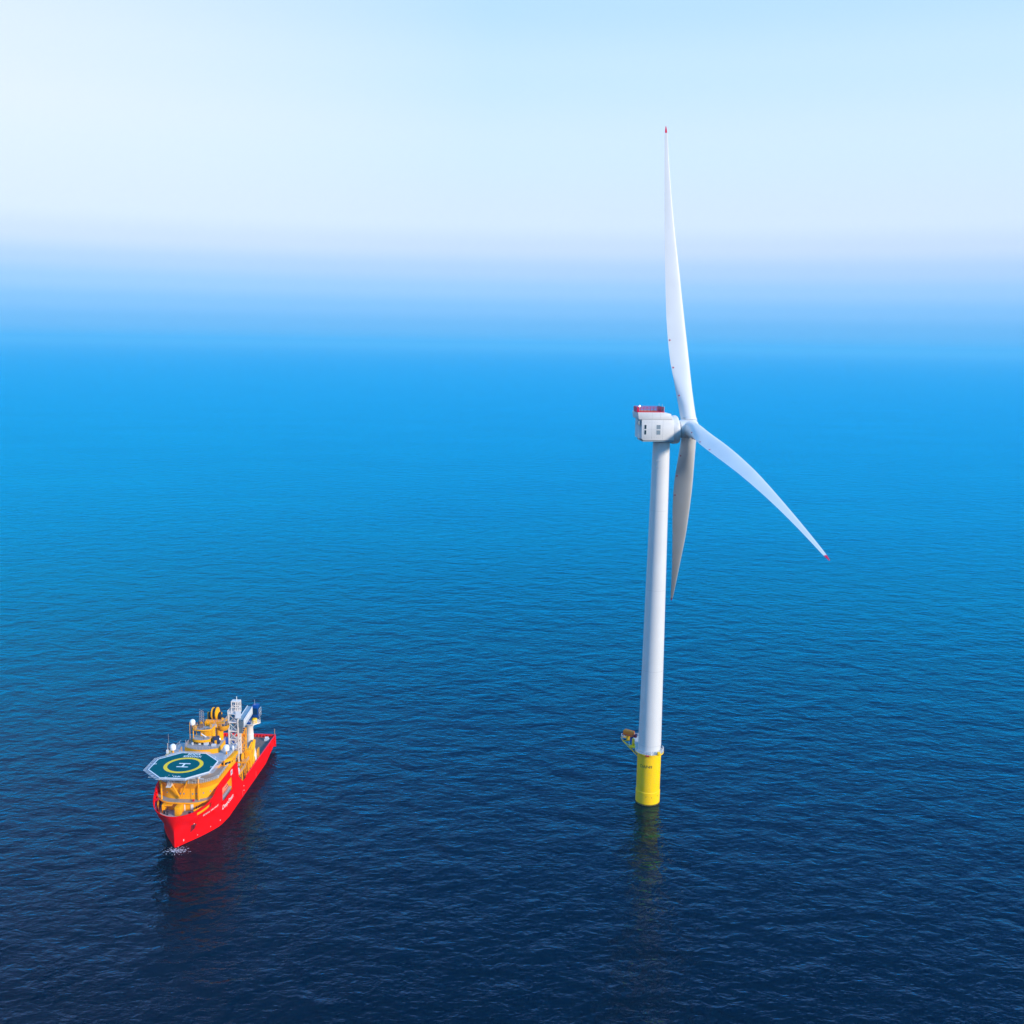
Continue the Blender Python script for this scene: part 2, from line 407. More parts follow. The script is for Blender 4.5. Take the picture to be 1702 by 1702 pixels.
# helihoist platform on the roof
hp = MB().box((-9.1, -4.4, 130.36), (-.4, .6, 130.62)).build('hoist_platform', REDTIP, wt, label='red helicopter hoist platform')
rb = MB(); P4 = [(-9.1, -4.4), (-.6, -4.4), (-.6, .6), (-9.1, .6)]
rb.rail([(x, y, 130.62) for x, y in P4], 1.35, 1.0, .055, close=True, mids=3)
rb.build('hoist_railing', REDTIP, hp)
MB().box((-9.18, -4.4, 130.62), (-9.11, .6, 131.9)).box((-9.1, -4.46, 130.62), (-8.4, -4.41, 131.9)).build('hoist_side_panel', REDTIP, hp)
MB().box((-8.7, -4.0, 130.63), (-2.6, .3, 130.66)).build('hoist_deck_marking', mat('deck orange', (.70, .22, .02)), hp)
MB().box((-1.55, -4.2, 130.63), (-.65, .4, 132.1)).build('equipment_cabin', mat('dark teal steel', (.02, .09, .13)), hp, bevel=.06)
ms = MB().bar((-1.0, -3.6, 132.05), (-1.0, -3.6, 132.9), .05).bar((-.2, -3.2, 130.4), (-.2, -3.2, 132.2), .05).bar((-1.2, .2, 132.05), (-1.2, .2, 133.0), .05)
ms.cuts = [1*8, 2*8, 3*8]; ms.cuts = [8, 16]; ms.parts('weather_mast', PALE, hp)
for yy in (-4.0,):
    lm = MB().lathe([(.0, 0), (.2, .05), (.24, .3), (.15, .5), (0, .55)], (-8.2, yy, 131.95), n=12).build('warning_light', LAMP, hp)
MB().bar((-8.2, -4.0, 130.6), (-8.2, -4.0, 131.97), .06).parts('light_post', PALE, hp)
# generator ring, hub, blades on the tilted shaft
TILT = R(6.0); axv = Vector((math.cos(TILT), 0, math.sin(TILT)))
uv_ = Vector((0, 0, 1)).cross(axv).normalized(); wv = axv.cross(uv_).normalized()
HUB = Vector((8.98, 0, 125.25))
base = HUB-axv*6.6
g = MB().lathe([(3.6, 0.0), (4.25, .15), (4.42, .5), (4.42, 2.2), (4.2, 2.6), (3.4, 2.75), (2.6, 3.0)], base, axv, n=72)
go = g.build('generator_ring', NAC, wt)
rib = MB()
for k in range(72):
    a = 2*math.pi*k/72; e = uv_*math.cos(a)+wv*math.sin(a); tt = -uv_*math.sin(a)+wv*math.cos(a)
    c0 = base+e*4.42
    rib.add([c0+tt*s1+axv*x1+e*e1 for s1 in (-.06, .06) for x1 in (1.25, 2.15) for e1 in (0, .05)], [(0,1,3,2),(4,6,7,5),(0,4,5,1),(2,3,7,6),(1,5,7,3)])
rib.build('cooling_rib', PALE, go, smooth=0)
hb = MB().lathe([(2.2, -3.6), (2.75, -3.2), (2.95, -2.0), (3.0, 0), (2.9, 1.2), (2.5, 2.0), (1.7, 2.5), (0, 2.7)], HUB, axv, n=64)
hbo = hb.build('rotor_hub', NAC, wt)
MB().box((6.6, -.9, 128.42), (7.6, -.2, 128.55)).box((8.0, -.6, 128.6), (8.7, .1, 128.7)).parts('hub_hatch', LOUV, hbo)
LB, BT, BA, PHI = 100.8, 13.66, 5.49, R(-25.0)
EXT, EXA = 2.08, 1.52
ss = [0, .012, .03, .06, .1, .15, .2, .25, .3, .37, .44, .52, .6, .68, .76, .84, .9, .94, .968, .985, .995, 1.0]
cs = [(0,4.9),(.05,4.95),(.12,5.5),(.2,6.15),(.27,6.25),(.36,5.9),(.45,5.25),(.55,4.4),(.65,3.4),(.75,2.5),(.85,1.75),(.93,1.2),(.97,.9),(.99,.6),(1,.15)]
th = [(0,1.0),(.05,.97),(.1,.75),(.2,.42),(.3,.33),(.5,.25),(.8,.2),(1,.16)]
interp = lambda tab, s: float(np.interp(s, [a for a, b in tab], [b for a, b in tab]))
NS = 40
def section(s):
    """closed airfoil loop in (chord, thick); chord + towards the leading edge"""
    c = interp(cs, s); tk = interp(th, s)*c; bl = min(1, max(0, (s-.03)/.16)); bl = bl*bl*(3-2*bl); pts = []
    for k in range(NS):
        a = 2*math.pi*k/NS
        cx, cy = math.cos(a)*c/2, math.sin(a)*tk/2
        x = .5*(1-math.cos(a)); x_ = (1+math.cos(a))/2     # x_: 1 at leading edge
        xx = 1-x_; yt = 2.6*(.2969*math.sqrt(max(xx, 0))-.126*xx-.3516*xx**2+.2843*xx**3-.1036*xx**4)*(1/.26)*.5*.5
        ax_ = (x_-.5)*c; ay_ = math.copysign(yt*tk, math.sin(a)) if abs(math.sin(a)) > 1e-6 else 0
        pts.append((cx*(1-bl)+ax_*bl, cy*(1-bl)+ay_*bl))
    return pts, c
def blade(k):
    t_ = PHI+k*2*math.pi/3
    r_ = wv*math.cos(t_)-uv_*math.sin(t_); tg = -wv*math.sin(t_)-uv_*math.cos(t_)
    def frame(s):
        p = HUB+r_*(2.4+(LB-2.4)*s)+tg*BT*s**EXT+axv*BA*s**EXA
        d = (r_*(LB-2.4)+tg*BT*EXT*s**(EXT-1)+axv*BA*EXA*s**(EXA-1)).normalized()
        tw_ = R(6*(1-s)**2)
        ch = (axv-d*axv.dot(d)).normalized(); nn = d.cross(ch)
        ch2 = ch*math.cos(tw_)+nn*math.sin(tw_); nn2 = d.cross(ch2)
        return p, ch2, nn2
    def pt(s, q):
        p, ch, nn = frame(s); pts, c = section(s); off = -(c-4.9)*.22 if s < .5 else -(interp(cs, .5)-4.9)*.22*(1-(s-.5)/.5)
        if s > .9: off -= .0
        return p+ch*(q[0]+off)+nn*q[1]
    def shell(s0, s1, cap0, cap1, grow=0):
        mb = MB(); S = sorted({s0, s1} | {x for x in ss if s0 < x < s1}); 
        if s1-s0 > .5:
            S = sorted(set(S) | {s0+(s1-s0)*i/60 for i in range(61)})
        vs = []
        for s in S:
            pts, c = section(s); vs += [pt(s, q) for q in pts]
        fs = [(i*NS+j, i*NS+(j+1)%NS, (i+1)*NS+(j+1)%NS, (i+1)*NS+j) for i in range(len(S)-1) for j in range(NS)]
        if cap0: fs.append(tuple(range(NS)))
        if cap1: fs.append(tuple(range((len(S)-1)*NS, len(S)*NS)))
        return mb.add(vs, fs)
    b = shell(0, .978, True, False).build('blade', WHITE2, wt, smooth=50)
    shell(.978, 1.0, False, True).build('red_tip', REDTIP, b, smooth=50)
    # root collar
    p, ch, nn = frame(0); MB().lathe([(2.62, -.4), (2.62, .35), (2.5, .5)], p, r_, n=48).build('blade_root_collar', NAC, b)
    for s in (.085, .185, .28):
        for sg in (1, -1):
            pts, c = section(s); q = pts[int(NS*.40) if sg > 0 else NS-int(NS*.40)]
            pos = pt(s, q); p2, ch, nn = frame(s)
            m_ = MB().lathe([(.26, -.15), (.26, .06), (.16, .10), (0, .11)], pos, nn*sg, n=12).build('red_marker', mat('marker red', (.40, 0, .06)), b)
    # vortex strip along the inboard suction side
    vs = []
    for i in range(16):
        s = .10+.12*i/15; pts, c = section(s); p2, ch, nn = frame(s)
        for fr_ in (.30, .315):
            q = pts[NS-int(NS*fr_)-1]; q = (q[0], q[1]); vs.append(pt(s, q)-nn*.03)
    mb = MB(); mb.add(vs, [(2*i, 2*i+1, 2*i+3, 2*i+2) for i in range(15)]); mb.build('vortex_strip', SEAM, b, smooth=0)
    return b
for k in range(3): blade(k)

# ================================================================== supply ship
SO = (-96.6, 363.5, 0); SRZ = R(-92.2)
ship = thing('supply_ship', 'red and yellow offshore supply ship with a green helideck over its bow', 'ship', SO, SRZ)
def spline(pts, n):
    P = [Vector((*p, 0)) for p in pts]; P = [P[0]*2-P[1]]+P+[P[-1]*2-P[-2]]; o = []
    for i in range(1, len(P)-2):
        for k in range(n):
            x = k/n; a, b, c, d = P[i-1:i+3]
            o.append(.5*((2*b)+(c-a)*x+(2*a-5*b+4*c-d)*x*x+(3*b-a-3*c+d)*x**3))
    o.append(P[-2]); return [(p.x, max(0, p.y)) for p in o]
CW = [(56,9.8),(62,8.9),(66.5,6.9),(70.5,4.6),(74,2.2),(76.2,.75),(77,0)]
CK = [(56,9.8),(60,9.75),(66,8.6),(69,7.6),(72,6.4),(74,5.2),(75.6,3.8),(76.8,2.1),(77.3,.9),(77.4,0)]
CR = [(56,9.8),(61,9.8),(66,9.6),(70,8.8),(73,7.6),(75.6,5.8),(77.4,3.7),(78.3,1.9),(78.6,.8),(78.65,0)]
def resamp(c):
    p = spline(c, 10); d = [0]
    for a, b in zip(p, p[1:]): d.append(d[-1]+math.hypot(b[0]-a[0], b[1]-a[1]))
    d = [x/d[-1] for x in d]
    return lambda f: (float(np.interp(f, d, [q[0] for q in p])), float(np.interp(f, d, [q[1] for q in p])))
FW, FK, FR = resamp(CW), resamp(CK), resamp(CR)
SHEER = [(0,5.6),(36.3,5.6),(36.6,5.0),(40.5,5.1),(44.7,8.6),(46,14.5),(63,14.8),(65.5,14.2),(68,12.7),(70,11.9),(73,11.2),(76,10.7),(80,10.4)]
sheer = lambda x: float(np.interp(x, [a for a, b in SHEER], [b for a, b in SHEER]))
ZK = 7.5
def hull_pt(u, z):
    """u: station metres aft of 56, fraction 0..1 beyond (u = 56 + f*100)"""
    if u <= 56:
        yb = 9.8 if u > 14 else 9.4+.4*u/14
        return Vector((u, yb if z < 3 else 9.8, z))
    f = (u-56)/100
    a, k, r_ = FW(f), FK(f), FR(f)
    if z <= ZK:
        q = max(0, z/ZK); q = q**2.2; 
        if z < 0: q = 0
        x, y = a[0]+(k[0]-a[0])*q, a[1]+(k[1]-a[1])*q
    else:
        q = (z-ZK)/(sheer(r_[0])-ZK); q = q**.8; x, y = k[0]+(r_[0]-k[0])*q, k[1]+(r_[1]-k[1])*q
    return Vector((x, y, z))
UA = [0, 2, 5, 8, 11, 14, 20, 28, 36.3, 36.6, 40.5, 42.6, 44.7, 45.4, 46, 48, 50, 51.6, 54, 56]
UB = [56+100*i/48 for i in range(1, 49)]
WIN_F0, WIN_F1 = 51.6, None
def fr_of_x(x):   # hull u for rim x at about window height
    best = min(range(0, 1001), key=lambda i: abs(hull_pt(56+i/10, 9.5).x-x)); return 56+best/10
U_WIN = fr_of_x(61.2); U_S0 = fr_of_x(68.4); U_S1 = fr_of_x(74.3)
US = sorted(set(UA+UB+[U_WIN, U_S0, U_S1]))
US = [u for i, u in enumerate(US) if u in (U_WIN, U_S0, U_S1) or all(abs(u-w) > .6 for w in (U_WIN, U_S0, U_S1))]
FRS = [0, .22, .38, .64, .78, 1.0]
def hull_side(sg):
    mb = MB(); cols = []
    for u in US:
        xr = u if u <= 56 else FR((u-56)/100)[0]
        zt = sheer(xr); lo = []
        zb = 2.2*(1-u/13) if u < 13 else 0
        zk = min(ZK, zt)
        lo = [hull_pt(u, 0)*1]; lo[0].z = -1.2; lo[0].y *= (.55 if u < 13 else 1)
        for i in range(7):
            z = zb+(zk-zb)*i/6; lo.append(hull_pt(u, z))
        up = [hull_pt(u, ZK+(zt-ZK)*fq) for fq in FRS[1:]] if zt > ZK+.2 else []
        cols.append((lo, up, u))
    key = lambda p: (p.x, p.y*sg, p.z)
    for (a, au, u0_), (b, bu, u1_) in zip(cols, cols[1:]):
        for i in range(len(a)-1): mb.add([key(a[i]), key(b[i]), key(b[i+1]), key(a[i+1])], [(0,1,2,3)])
        A = [a[-1]]+au; B = [b[-1]]+bu
        if len(A) == 1 and len(B) > 1: A = A*len(B)
        if len(B) == 1 and len(A) > 1: B = B*len(A)
        for i in range(len(A)-1):
            um = (u0_+u1_)/2
            if 51.6 < um < U_WIN and i < 3: continue           # boat recess
            if U_S0 < um < U_S1 and i in (2, 3): continue       # mooring slot
            pts = [key(A[i]), key(B[i]), key(B[i+1]), key(A[i+1])]
            if (Vector(pts[0])-Vector(pts[3])).length < 1e-6: pts = pts[:3]; mb.add(pts, [(0,1,2)])
            elif (Vector(pts[1])-Vector(pts[2])).length < 1e-6: mb.add([pts[0], pts[1], pts[3]], [(0,1,2)])
            else: mb.add(pts, [(0,1,2,3)])
    return mb
hm = hull_side(1); h2 = hull_side(-1); hm.add(h2.v, h2.f)
hm.add([(0,-9.8,0.9),(0,9.8,0.9),(0,9.8,5.6),(0,-9.8,5.6)], [(0,1,2,3)])
hull = hm.build('hull', RED, ship, smooth=28)
sol = hull.modifiers.new('plating', 'SOLIDIFY'); sol.thickness = .22; sol.offset = -1
# stern bottom
# bulwark stays inside the stern
mb = MB()
for sg in (-1, 1):
    for x in np.arange(1.5, 36, 1.8):
        mb.add([(x, sg*9.55, 4.5), (x, sg*9.0, 4.5), (x, sg*9.55, 5.5), (x+.08, sg*9.55, 4.5), (x+.08, sg*9.0, 4.5), (x+.08, sg*9.55, 5.5)], [(0,1,2),(3,5,4),(0,3,4,1),(1,4,5,2),(0,2,5,3)])
for y in np.arange(-8.6, 8.7, 1.2): mb.box((.24, y-.05, 4.5), (.7, y+.05, 5.45))
mb.parts('bulwark_stay', mat('orange red primer', (.75, .07, .01), .6, .15), hull)
MB().box((.0, -9.8, 5.6), (.28, 9.8, 5.72)).box((0.3, 9.52, 5.6), (36.3, 9.86, 5.70)).box((0.3, -9.86, 5.6), (36.3, -9.52, 5.70)).parts('bulwark_cap', mat('bright red cap', (.85, .01, .06), .5), hull)
for sg in (1, -1):
    mb = MB(); pr = [hull_pt(u, ZK-.05) for u in np.linspace(57, 103.9, 60)]
    for a, b in zip(pr, pr[1:]): mb.bar((a.x, a.y*sg, a.z), (b.x, b.y*sg, b.z), .10, 6)
    mb.build('rubbing_strake', RED, hull)
# lettering on the port side
def side_letters(u_c, z_c, run, s, size, name, m, shear=0, bold=0):
    """run: metres of girth; letters read from bow to stern"""
    us = np.linspace(36, 154, 1200); pts = [hull_pt(u, z_c) for u in us]; d = [0]
    for a, b in zip(pts, pts[1:]): d.append(d[-1]+(b-a).length)
    dc_ = float(np.interp(u_c, us, d))
    def fn(x, y):
        u = float(np.interp(dc_-x, d, us)); p = hull_pt(u, z_c+y); p2 = hull_pt(u+.3, z_c+y); tn = (p2-p)
        nrm = Vector((-tn.y, tn.x, 0)); nrm = nrm.normalized() if nrm.length > 1e-6 else Vector((0,1,0))
        if nrm.y < 0: nrm = -nrm
        return p+nrm*.05
    return lettering(s, size, fn, name, m, hull, bold=bold, shear=shear)
def u_at(x, z): return min(np.linspace(40, 150, 2200), key=lambda u: abs(hull_pt(u, z).x-x))
side_letters(u_at(67.6, 7.7), 7.35, 10, 'EDDA SPHYNX', 1.15, 'ship_name', MARKW, bold=.02)
side_letters(56.6, 4.75, 10, 'DeepOcean', 2.0, 'owner_lettering', MARKW, shear=.15, bold=.03)
# white flag panel on the port side, thruster and draught marks
MB().box((51.4, 9.80, 12.7), (53.0, 9.86, 14.3)).build('flag_panel', MARKW, hull)
MB().box((51.75, 9.855, 12.95), (51.95, 9.885, 14.05)).box((52.4, 9.855, 12.95), (52.6, 9.885, 14.05)).box((51.96, 9.855, 13.4), (52.39, 9.88, 13.6)).build('flag_symbol', mat('navy', (.02, .04, .12)), hull)
mk = MB()
for x, z, sz in ((74.6, 1.3, .26), (73.0, 5.9, .14), (62.0, 1.8, .14), (66.0, 1.6, .13), (70.5, 1.0, .10), (40, 1.8, .12), (21, 3.4, .14)):
    u = u_at(x, z); p = hull_pt(u, z)
    mk.box((p.x-sz, p.y-.02, p.z-sz), (p.x+sz, p.y+.12, p.z+sz))
mk.parts('draught_mark', MARKW, hull)
# anchor pocket on the port bow
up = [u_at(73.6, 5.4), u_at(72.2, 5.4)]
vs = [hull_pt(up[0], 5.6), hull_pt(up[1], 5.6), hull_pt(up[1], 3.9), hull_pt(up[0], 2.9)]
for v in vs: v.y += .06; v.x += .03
MB().add(vs, [(0,1,2,3)]).build('anchor_pocket', mat('anchor shade red', (.28, .0, .0), .7), hull)  # flat patch on the plating, the pocket's shade painted as dark red
c = (vs[0]+vs[1]+vs[2]+vs[3])/4
mb = MB().bar(vs[0].lerp(vs[1], .5)+Vector((0,.06,-.1)), c+Vector((0,.1,-.4)), .11).bar(vs[0]+Vector((.02,.08,-.18)), vs[1]+Vector((0,.08,-.18)), .13)
mb.build('anchor', DARK, hull)
ol = MB()
for x in (26, 41.5): ol.box((x-.05, 9.81, .6), (x+.05, 9.9, 2.4))
ol.parts('ladder_guide', mat('faded red', (.9, .12, .12)), hull)

# decks
def plan(off, z_curve, x0, x1=None, n=26):
    """deck outline following the hull inside by off, from x0 to the nose"""
    pts = []
    for i in range(n+1):
        u = x0 if False else None
    f = z_curve; xs = [p for p in [f(i/60) for i in range(61)] if p[0] >= x0]
    half = [(x0, xs[0][1]-off if xs[0][0] > 56.5 else 9.8-off)]+[(x-off*.6 if y < 6 else x, max(0.0, y-off)) for x, y in xs if y-off > 0.05]
    if x1: half = [(min(x, x1), y) for x, y in half]
    return half+[(x, -y) for x, y in reversed(half)]
dk = MB().box((.25, -9.6, 4.2), (45.5, 9.6, 4.5)).build('aft_deck', AFTDECK, ship)
MB().prism(plan(.35, FK, 44), 8.2, 8.45).build('fore_deck', mat('foredeck grey', (.42, .42, .47), .7, .12), ship)
# raised machinery deck behind the house
MB().box((34.5, -9.0, 4.5), (46, 7.6, 8.6)).build('machinery_house', YEL, ship)
MB().box((34.4, -9.1, 8.61), (46, 7.7, 8.7)).build('machinery_deck', DECK, ship)
# lower house under the bow shelf, and the shelf
def house_plan(xf, hw, xb, k=1.0, n=18):
    """rounded front: nose at xf, half width hw, back at xb"""
    half = [(xb, hw)]
    for i in range(n+1):
        a = math.pi/2*i/n; c_, s_ = math.cos(a), math.sin(a)
        half.append((xf-5.2*k*(1-s_**.9) if False else xf-5.0*k*(c_**2.2), hw*(c_**.62)))
    return half[:-1]+[(xf, 0)]+[(x, -y) for x, y in reversed(half[:-1])]
sup = MB().prism(house_plan(69.9, 8.3, 47), 8.46, 11.3).build('superstructure', YEL, ship)
sh = MB().prism(house_plan(71.0, 9.2, 60), 11.1, 11.5).build('bow_shelf', YEL, sup)
MB().prism(house_plan(70.8, 9.0, 60.2), 11.51, 11.55).build('shelf_deck', DECK, sup)
mainp = house_plan(68.5, 9.35, 47)
MB().prism(mainp, 11.56, 15.0).build('house_front', YEL, sup)
MB().prism(mainp, 15.0, 17.0, house_plan(69.8, 9.95, 47)).build('shade_overhang', YEL, sup)  # upper wall leaned outward, a shape added to darken this band
MB().prism(house_plan(69.4, 9.6, 47.2), 17.01, 17.06).build('bridge_deck', mat('brownish deck', (.42, .36, .33), .7, .12), sup)
rp = MB(); hp_ = house_plan(69.65, 9.8, 47); 
rp.rail([(x, y, 17.0) for x, y in hp_], 1.0, 1.8, .04); rp.build('house_railing', PALE, sup)
# portholes
def front_pt(y, z, xf=68.5, hw=9.35):
    c_ = (abs(y)/hw)**(1/.62); return Vector((xf-5.0*(c_**2.2), y, z))
for y in (-7.0, -5.2, -.9, .2, 2.9, 4.0, 5.9, 7.6, 8.4):
    p = front_pt(y, 13.3); nrm = Vector((front_pt(y+.1, 13).y-front_pt(y-.1, 13).y, -(front_pt(y+.1, 13).x-front_pt(y-.1, 13).x), 0)).normalized()
    MB().lathe([(.26, -.05), (.26, .05), (.18, .06), (0, .06)], p, nrm, n=14).build('porthole', LOUV, sup)
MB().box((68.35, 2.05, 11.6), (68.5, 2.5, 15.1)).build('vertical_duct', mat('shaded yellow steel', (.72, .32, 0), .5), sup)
for y in (-7.6, 3.6): MB().box((69.6, y-.25, 11.56), (70.1, y+.25, 12.2)).build('fire_box', REDTIP, sup, bevel=.05)
# foredeck details
MB().box((69.7, -.95, 8.46), (73.7, .75, 11.2)).build('foremast_house', YEL, sup, bevel=.1)
MB().box((69.6, -5.6, 8.46), (71.6, -4.9, 10.6)).box((69.6, -5.6, 10.6), (71.6, -2.6, 10.9)).build('mooring_frame', YEL, sup)
MB().box((69.75, 2.7, 8.8), (70.05, 3.45, 10.8)).build('white_locker', MARKW, sup)
MB().box((70.3, .95, 8.6), (70.7, 1.15, 10.8)).build('white_post', MARKW, sup)
mb = MB()
for y in (-6.2, -3.6, 4.2, 5.0, 5.8): mb.box((69.0-abs(y)*.12, y-.25, 9.0), (70.0-abs(y)*.12, y+.25, 9.8))
mb.parts('deck_fitting', mat('dark red fitting', (.3, .01, .02)), sup)
mb = MB()
for sg in (-1, 1):
    for y in (3.4, 4.6): mb.lathe([(.3, 8.45), (.3, 9.3), (.42, 9.3), (.42, 9.5)], (73.0-.5*(y-3.4), sg*y, 0), n=14)
mb.parts('bollard', DARK, sup)
for sg in (-1, 1):   # mooring gallery wall seen through the bulwark slots
    us = np.linspace(U_S0-1.5, U_S1+1.5, 14); vs = []
    for u in us:
        p = hull_pt(u, 9.0); q = hull_pt(u, 11.1)
        vs += [(p.x-.35, (p.y-.75)*sg, 8.6), (q.x-.55, (q.y-1.0)*sg, 11.1)]
    MB().add(vs, [(2*i, 2*i+2, 2*i+3, 2*i+1) for i in range(13)]).build('mooring_gallery', YEL, sup)
# boat recess lining
for sg in (1, -1):
    MB().box((51.6, sg*6.1, 7.2), (61.3, sg*6.3, 12.4)).box((51.3, sg*6.3, 7.2), (51.55, sg*9.5, 12.4)).box((61.35, sg*6.3, 7.2), (61.6, sg*9.2, 12.4)).build('recess_wall', YEL, sup)
    MB().box((51.6, sg*6.3, 7.15), (61.3, sg*9.3, 7.4)).build('recess_floor', DECK, sup)
    mb = MB()
    for x in (53.2, 60.6): mb.bar((x, sg*6.6, 7.4), (x, sg*6.6, 12.2), .22).bar((x, sg*6.6, 12.0), (x, sg*9.0, 12.0), .18).cut()
    mb.parts('boat_davit', YEL, sup)
    MB().box((52.0, sg*6.4, 8.0), (52.8, sg*6.9, 9.4)).build('davit_winch', YEL, sup)
    MB().box((53.8, sg*6.35, 8.2), (54.6, sg*6.45, 10.2)).build('recess_door', DARK, sup)
# wheelhouse, roof deck, wings
wh = MB().prism([(47, -7.6), (57.2, -7.6), (58.2, -5), (58.2, 5), (57.2, 7.6), (47, 7.6)], 17.07, 19.7).build('wheelhouse', YEL, ship)
MB().prism([(47.2, -7.64), (57.22, -7.64), (58.24, -5.02), (58.24, 5.02), (57.22, 7.64), (47.2, 7.64)], 18.1, 19.2).build('window_band', DKGLASS, wh)
MB().prism([(45.2, -9.0), (57.8, -9.4), (58.6, -6), (58.6, 6), (57.8, 9.4), (52.0, 10.0), (45.2, 9.8)], 19.7, 20.0).build('roof_deck', mat('roof deck grey', (.40, .41, .46), .7, .14), wh)
for sg in (1, -1):
    w_ = MB().prism([(50.0, sg*7.64), (55.6, sg*7.64), (56.0, sg*8.8), (54.0, sg*10.5), (50.0, sg*10.5)], 16.3, 17.3).build('bridge_wing', YEL, wh)
    MB().prism([(48.6, sg*7.66), (55.8, sg*7.66), (56.3, sg*9.0), (54.3, sg*10.8), (48.6, sg*11.0)], 18.35, 19.3).build('wing_roof', YEL, wh)
    MB().prism([(50.3, sg*7.7), (55.3, sg*7.7), (55.8, sg*8.7), (53.8, sg*10.3), (50.3, sg*10.3)], 17.3, 18.35).build('wing_window', DKGLASS, wh)
    mb = MB()
    for p in ((55.85, 8.72), (53.85, 10.32), (52.2, 10.4), (50.3, 10.32)): mb.bar((p[0], sg*p[1], 17.3), (p[0], sg*p[1], 18.4), .22)
    mb.parts('wing_mullion', YEL, wh)
rf = MB(); rf.rail([(45.4, 9.9, 20), (52.0, 10.5, 20), (57.7, 9.3, 20)], 1.0, 1.2, .035); rf.rail([(45.4, -8.9, 20), (57.7, -9.3, 20)], 1.0, 1.2, .035)
rf.build('roof_railing', PALE, wh)
# upper house with its curved front bulwark
upp = [(45.5, -5.1), (52.3, -5.1)]+[(52.3+1.9*math.cos(R(a)), -5.1+11*(a+90)/180) for a in range(-80, 81, 16)]+[(52.3, 5.9), (45.5, 5.9)]
uh = MB().prism(upp, 20.0, 21.5).build('upper_house', YEL, ship)
MB().prism([(x-.15 if x > 46 else x+.1, y*.96) for x, y in upp], 21.51, 21.54).build('upper_deck', DECK, uh)
MB().rail([(x, y, 21.5) for x, y in upp], 1.05, .9, .04, mids=3).build('upper_railing', mat('rusty grey rail', (.50, .40, .36), .6, .2), uh)
mb = MB().bar((49.6, -1.2, 21.5), (49.6, -1.2, 22.0), .5, 10).box((49.2, .4, 21.54), (50.4, 1.8, 22.4)).box((50.6, 3.2, 21.54), (51.4, 4.6, 22.3))
mb.build('deck_locker', PALE, uh)
MB().box((47.0, 2.8, 21.54), (49.2, 4.9, 23.6), Matrix.Rotation(R(20), 3, 'Z')).build('funnel_casing', mat('navy funnel', (.02, .03, .09), .5), uh, bevel=.15)
# radomes
def radome(x, y, z, r, ph, name='radome'):
    o = MB().lathe([(r*.55, z+ph), (r*.86, z+ph+.05), (r*.98, z+ph+r*.5), (r, z+ph+r*.9), (r*.94, z+ph+r*1.35), (r*.72, z+ph+r*1.72), (r*.38, z+ph+r*1.93), (0, z+ph+r*2)], (x, y, 0), n=28).build(name, RADOME, ship)
    MB().lathe([(.34, z), (.22, z+.3), (.22, z+ph-.2), (r*.5, z+ph)], (x, y, 0), n=12).build('radome_pedestal', YEL, o); return o
radome(53.2, 8.7, 20, .98, 1.2); radome(53.2, -8.6, 20, .98, .9); radome(47.6, -4.0, 26.2, .92, 1.1)
MB().lathe([(.32, 20), (.42, 20.4), (.42, 20.9), (.2, 21.3), (0, 21.4)], (49.4, 9.6, 0), n=14).build('small_dome', RADOME, ship)
an = MB().bar((54.0, -10.0, 20), (54.0, -10.0, 23.4), .09).bar((54.0, -9.6, 20), (54.0, -9.6, 26.5), .03).bar((48, -4.9, 21.5), (48, -4.9, 25), .03).bar((51.5, -5.0, 21.5), (51.5, -5.0, 23.6), .05).bar((42, -3.0, 27.0), (42, -3.0, 30), .04)
an.parts('whip_antenna', mat('antenna pale', (.6, .5, .45)), ship)
MB().box((53.7, -10.4, 20.0), (54.3, -9.8, 21.1)).build('antenna_base', RADOME, ship)
mb = MB().bar((52.8, -5.9, 20), (52.8, -5.9, 21.9), .10).bar((52.8, -6.9, 20), (52.8, -5.9, 21.9), .07); mb.build('roof_bracket', YEL, ship)
# mast with two curved balconies
def balcony(z, xf, xb, y0, y1, t_):
    yc, hw = (y0+y1)/2, (y1-y0)/2
    pl = [(xb, y0)]+[(xf-1.6*(1-math.cos(R(a))), yc+hw*math.sin(R(a))) for a in range(-75, 76, 15)]+[(xb, y1)]
    return pl
mo_ = MB().box((44.6, -1.6, 21.55), (47.2, 2.4, 26.0)).build('mast', YEL, ship)
b1 = balcony(22.5, 50.6, 45.0, -3.6, 2.3, .9); MB().prism(b1, 22.5, 23.3).build('mast_balcony', YEL, mo_)
MB().prism([(x-.12, y*.95) for x, y in b1], 23.31, 23.35).build('balcony_deck', mat('blue grey deck', (.30, .38, .46), .6, .15), mo_)
b2 = balcony(26, 49.0, 44.0, -4.4, 2.4, .4); MB().prism(b2, 25.75, 26.15).build('mast_balcony', YEL, mo_)
MB().prism([(x-.1, y*.96) for x, y in b2], 26.16, 26.2).build('balcony_deck', mat('blue grey deck', (.30, .38, .46)), mo_)
mb = MB()
for (x, y) in ((48.9, -3.4), (48.9, 2.0), (46, -3.4)): mb.bar((x, y, 21.5), (x, y, 25.8), .17)
mb.bar((48.6, -4.6, 21.5), (48.6, -4.6, 28.4), .07); mb.parts('mast_post', YEL, mo_)
rl = MB(); rl.rail([(x, y, 23.3) for x, y in b1[1:-1]], .9, .9, .03); rl.rail([(x, y, 26.15) for x, y in b2], 1.0, .9, .035); rl.build('mast_railing', mat('rusty grey rail', (.5, .4, .36)), mo_)
MB().box((49.3, -.7, 24.35), (49.55, 1.2, 24.6), Matrix.Rotation(R(-35), 3, 'X')).build('radar_scanner', MARKW, mo_)
MB().bar((49.4, .25, 23.3), (49.4, .25, 24.4), .12).build('radar_post', DARK, mo_)
